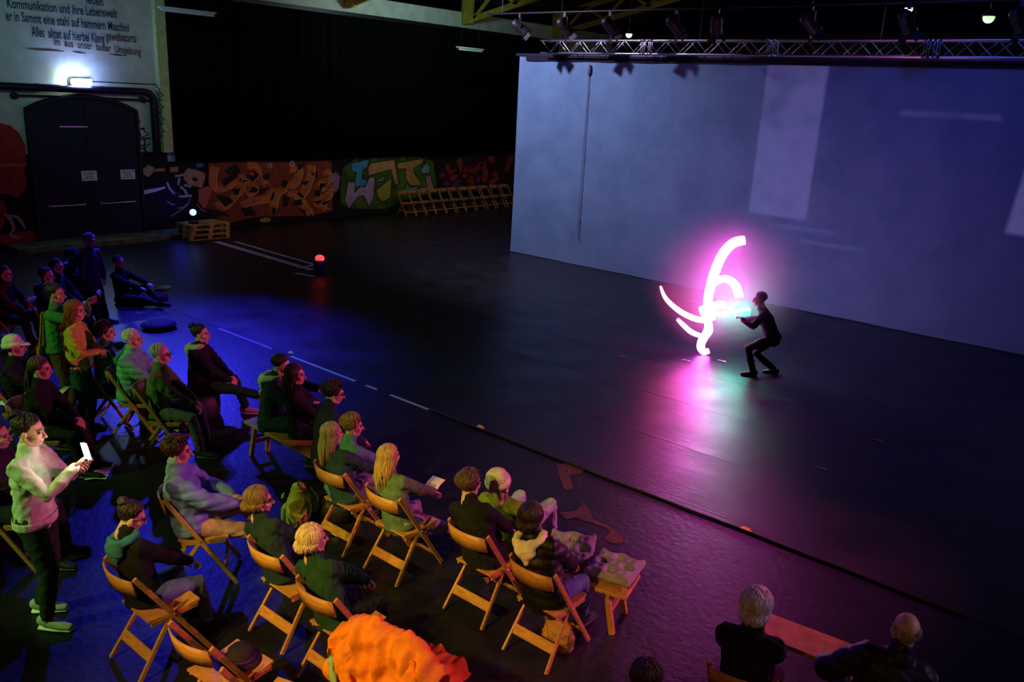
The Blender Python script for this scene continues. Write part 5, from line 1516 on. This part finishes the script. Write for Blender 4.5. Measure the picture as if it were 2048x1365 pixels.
# low poufs under the two floor sitters of the front row and the stretched-out sitter
for rr_, ox, hgt, rad, lab in ((r6, 0.10, 0.29, 0.24, 'dark leather pouf under the sitter in the cream beanie'), (r8, -0.10, 0.24, 0.22, 'dark leather pouf under the sitter hugging the knees'), (r13, -0.10, 0.34, 0.25, 'dark leather pouf under the sitter with the hair bun')):
    a = rr_.rotation_euler.z
    t = empty('pouf', (rr_.location.x + ox * math.cos(a), rr_.location.y + ox * math.sin(a), 0), 0, lab, 'pouf', 'dark leather poufs')
    s = MB(); s.lathe([(rad * .8, 0.0), (rad, 0.04), (rad * 1.03, hgt * .5), (rad, hgt - .05), (rad * .85, hgt - .01), (rad * .4, hgt), (0.01, hgt)], n=24); s.build('pad', mat('pouf_leather', (0.02, 0.014, 0.016), .6, 0, .2, 30), t, True)
    s = MB(); s.lathe([(rad * .99, hgt - .06), (rad * 1.02, hgt - .055), (rad * 1.02, hgt - .04), (rad * .97, hgt - .035)], n=24); s.build('seam', mat('pouf_seam', (0.04, 0.03, 0.03), .6), t, True)
# round floor cushions near the mat corner
for i, (x, y, rr) in enumerate(((318, 657, 0.30), (300, 600, 0.34), (262, 606, 0.30))):
    c = gp(x, y); t = empty('floor_cushion', (c.x, c.y, 0.006), 0.3 * i, ['round black floor cushion in front of the white-haired sitter', 'flat dark floor cushion next to the leaflet', 'flat dark floor cushion beside the seated silhouette'][i], 'cushion', 'dark round floor cushions')
    s = MB(); s.lathe([(0.02, 0.0), (rr * .8, 0.0), (rr * .97, 0.035), (rr, 0.06), (rr * .97, 0.085), (rr * .75, 0.118), (rr * .3, 0.125), (0.01, 0.118)], n=26); s.build('pad', cloth('black_pad', (0.010, 0.010, 0.02), .8, .3), t, True)
    s = MB(); s.lathe([(rr * .985, 0.052), (rr * 1.02, 0.056), (rr * 1.02, 0.064), (rr * .985, 0.068)], n=26); s.build('piping', cloth('black_piping', (0.02, 0.02, 0.05), .7, .1), t, True)

# pallets with blue lamp
PX, PY = -22.0, 12.42
for k in range(3):
    t = empty('pallet', (PX, PY, 0.145 * k), math.radians(4 * (k - 1)), ['wooden pallet at the bottom of the stack by the graffiti', 'wooden pallet in the middle of the stack by the graffiti', 'wooden pallet on top of the stack by the graffiti'][k], 'pallet', 'stacked wooden pallets')
    for yb in (-0.55, -0.27, 0, 0.27, 0.55):
        pass
    for i in range(5):
        s = MB(); s.box((-0.34 + 0.17 * i, 0, 0.133), (0.12, 1.2, 0.022)); s.build('top_board', WOODP, t)
    for yb in (-0.53, 0, 0.53):
        s = MB(); s.box((0, yb, 0.111), (0.80, 0.13, 0.022)); s.build('cross_board', WOODP, t)
        for xb in (-0.33, 0, 0.33):
            s = MB(); s.box((xb, yb, 0.061), (0.13, 0.13, 0.078)); s.build('block', WOODP, t)
    for xb in (-0.33, 0, 0.33):
        s = MB(); s.box((xb, 0, 0.011), (0.12, 1.2, 0.022)); s.build('bottom_board', WOODP, t)
bq = onx(386, 425, PX + 0.1)
t = empty('floor_lamp', (PX + 0.1, bq.y, 0.435), 0, 'small blue stage lamp glowing on top of the pallets', 'stage light')
s = MB(); s.box((0, 0, 0.03), (0.2, 0.2, 0.06)); s.build('base', BLACKM, t, bevel=0.01)
zc = bq.z - 0.435
R3 = (Vector((0, 0, HC)) - bq).to_track_quat('Z', 'Y').to_matrix()
s = MB(); s.lathe([(0.07, -0.20), (0.10, -0.16), (0.11, 0.0), (0.115, 0.03), (0.10, 0.03), (0.09, 0.01)], (0, 0, zc), 18, R3); s.build('can', BLACKM, t, True)
s = MB(); s.lathe([(0.005, 0.022), (0.092, 0.012)], (0, 0, zc), 18, R3); s.build('lens', glow('lamp_blue', (0.22, 0.30, 1.0), 3.2), t, True)
s = MB(); s.tube([(0, 0.13, zc), (0, 0.13, 0.05), (0, -0.13, 0.05), (0, -0.13, zc)], 0.012, 6); s.build('yoke', BLACKM, t)
light('blue_floor_lamp', 'POINT', (WX + 0.55, bq.y - 0.05, 0.95), (0, 0, 0), 3.5, (0.05, 0.07, 1.0), 0.06)
# red beacon on a bucket
q = gp(640, 544)
t = empty('beacon', (q.x, q.y, 0), 0, 'dark blue bucket with a glowing red beacon at the end of the tape lines', 'lamp')
s = MB(); s.lathe([(0.12, 0), (0.13, 0.02), (0.165, 0.26), (0.175, 0.27), (0.175, 0.285), (0.01, 0.285)], n=20); s.build('bucket', mat('bucket_blue', (0.02, 0.02, 0.12), .5), t, True)
s = MB(); s.ball((0, 0, 0.33), (0.11, 0.11, 0.085), None, 16, 9); s.build('dome', glow('beacon_red', (1.0, 0.03, 0.03), 3.0), t, True)
s = MB(); s.tube([(0.05, -0.08, 0.285), (0.05, -0.10, 0.33), (0.09, -0.05, 0.30)], 0.012, 6); s.build('clip', mat('white_card', (0.8, 0.8, 0.6), .6), t, True)
s = MB(); s.tube([(0, 0, 0.41), (0, 0.0, 0.50)], 0.006, 5); s.build('aerial', BLACKM, t)
# small litter on the mat in front of the light figure
for i, (x, y) in enumerate(((1372, 722), (1443, 723), (1242, 715), (1752, 882), (1640, 938))):
    q = gp(x, y); s = MB(); s.bar((-0.07, -0.01, 0.003), (0.07, 0.02, 0.003), 0.02, 0.006); s.bar((0.03, 0.0, 0.004), (0.09, -0.02, 0.006), 0.015, 0.005)
    tag(s.build('tape_scrap', TAPE, loc=(q.x, q.y, 0.007)), ['white tape scrap touching the glow below the light figure', 'white tape scrap between light figure and performer', 'white tape scrap on the mat toward the cloth corner', 'white tape scrap on the dark empty mat', 'white tape scrap nearest the cable marker on the mat'][i], 'tape', 'tape scraps on the mat')

# stored chairs along the graffiti wall
for i in range(11):
    pxx = 814 + 20.2 * i; q = onx(pxx, 392 - 1.6 * i, -22.3)
    chair(-22.3, q.y, -6 + 3 * (i % 3), 'folding chair in the stored row along the graffiti wall', 'chairs stored along the graffiti wall')
    
bake_pending()
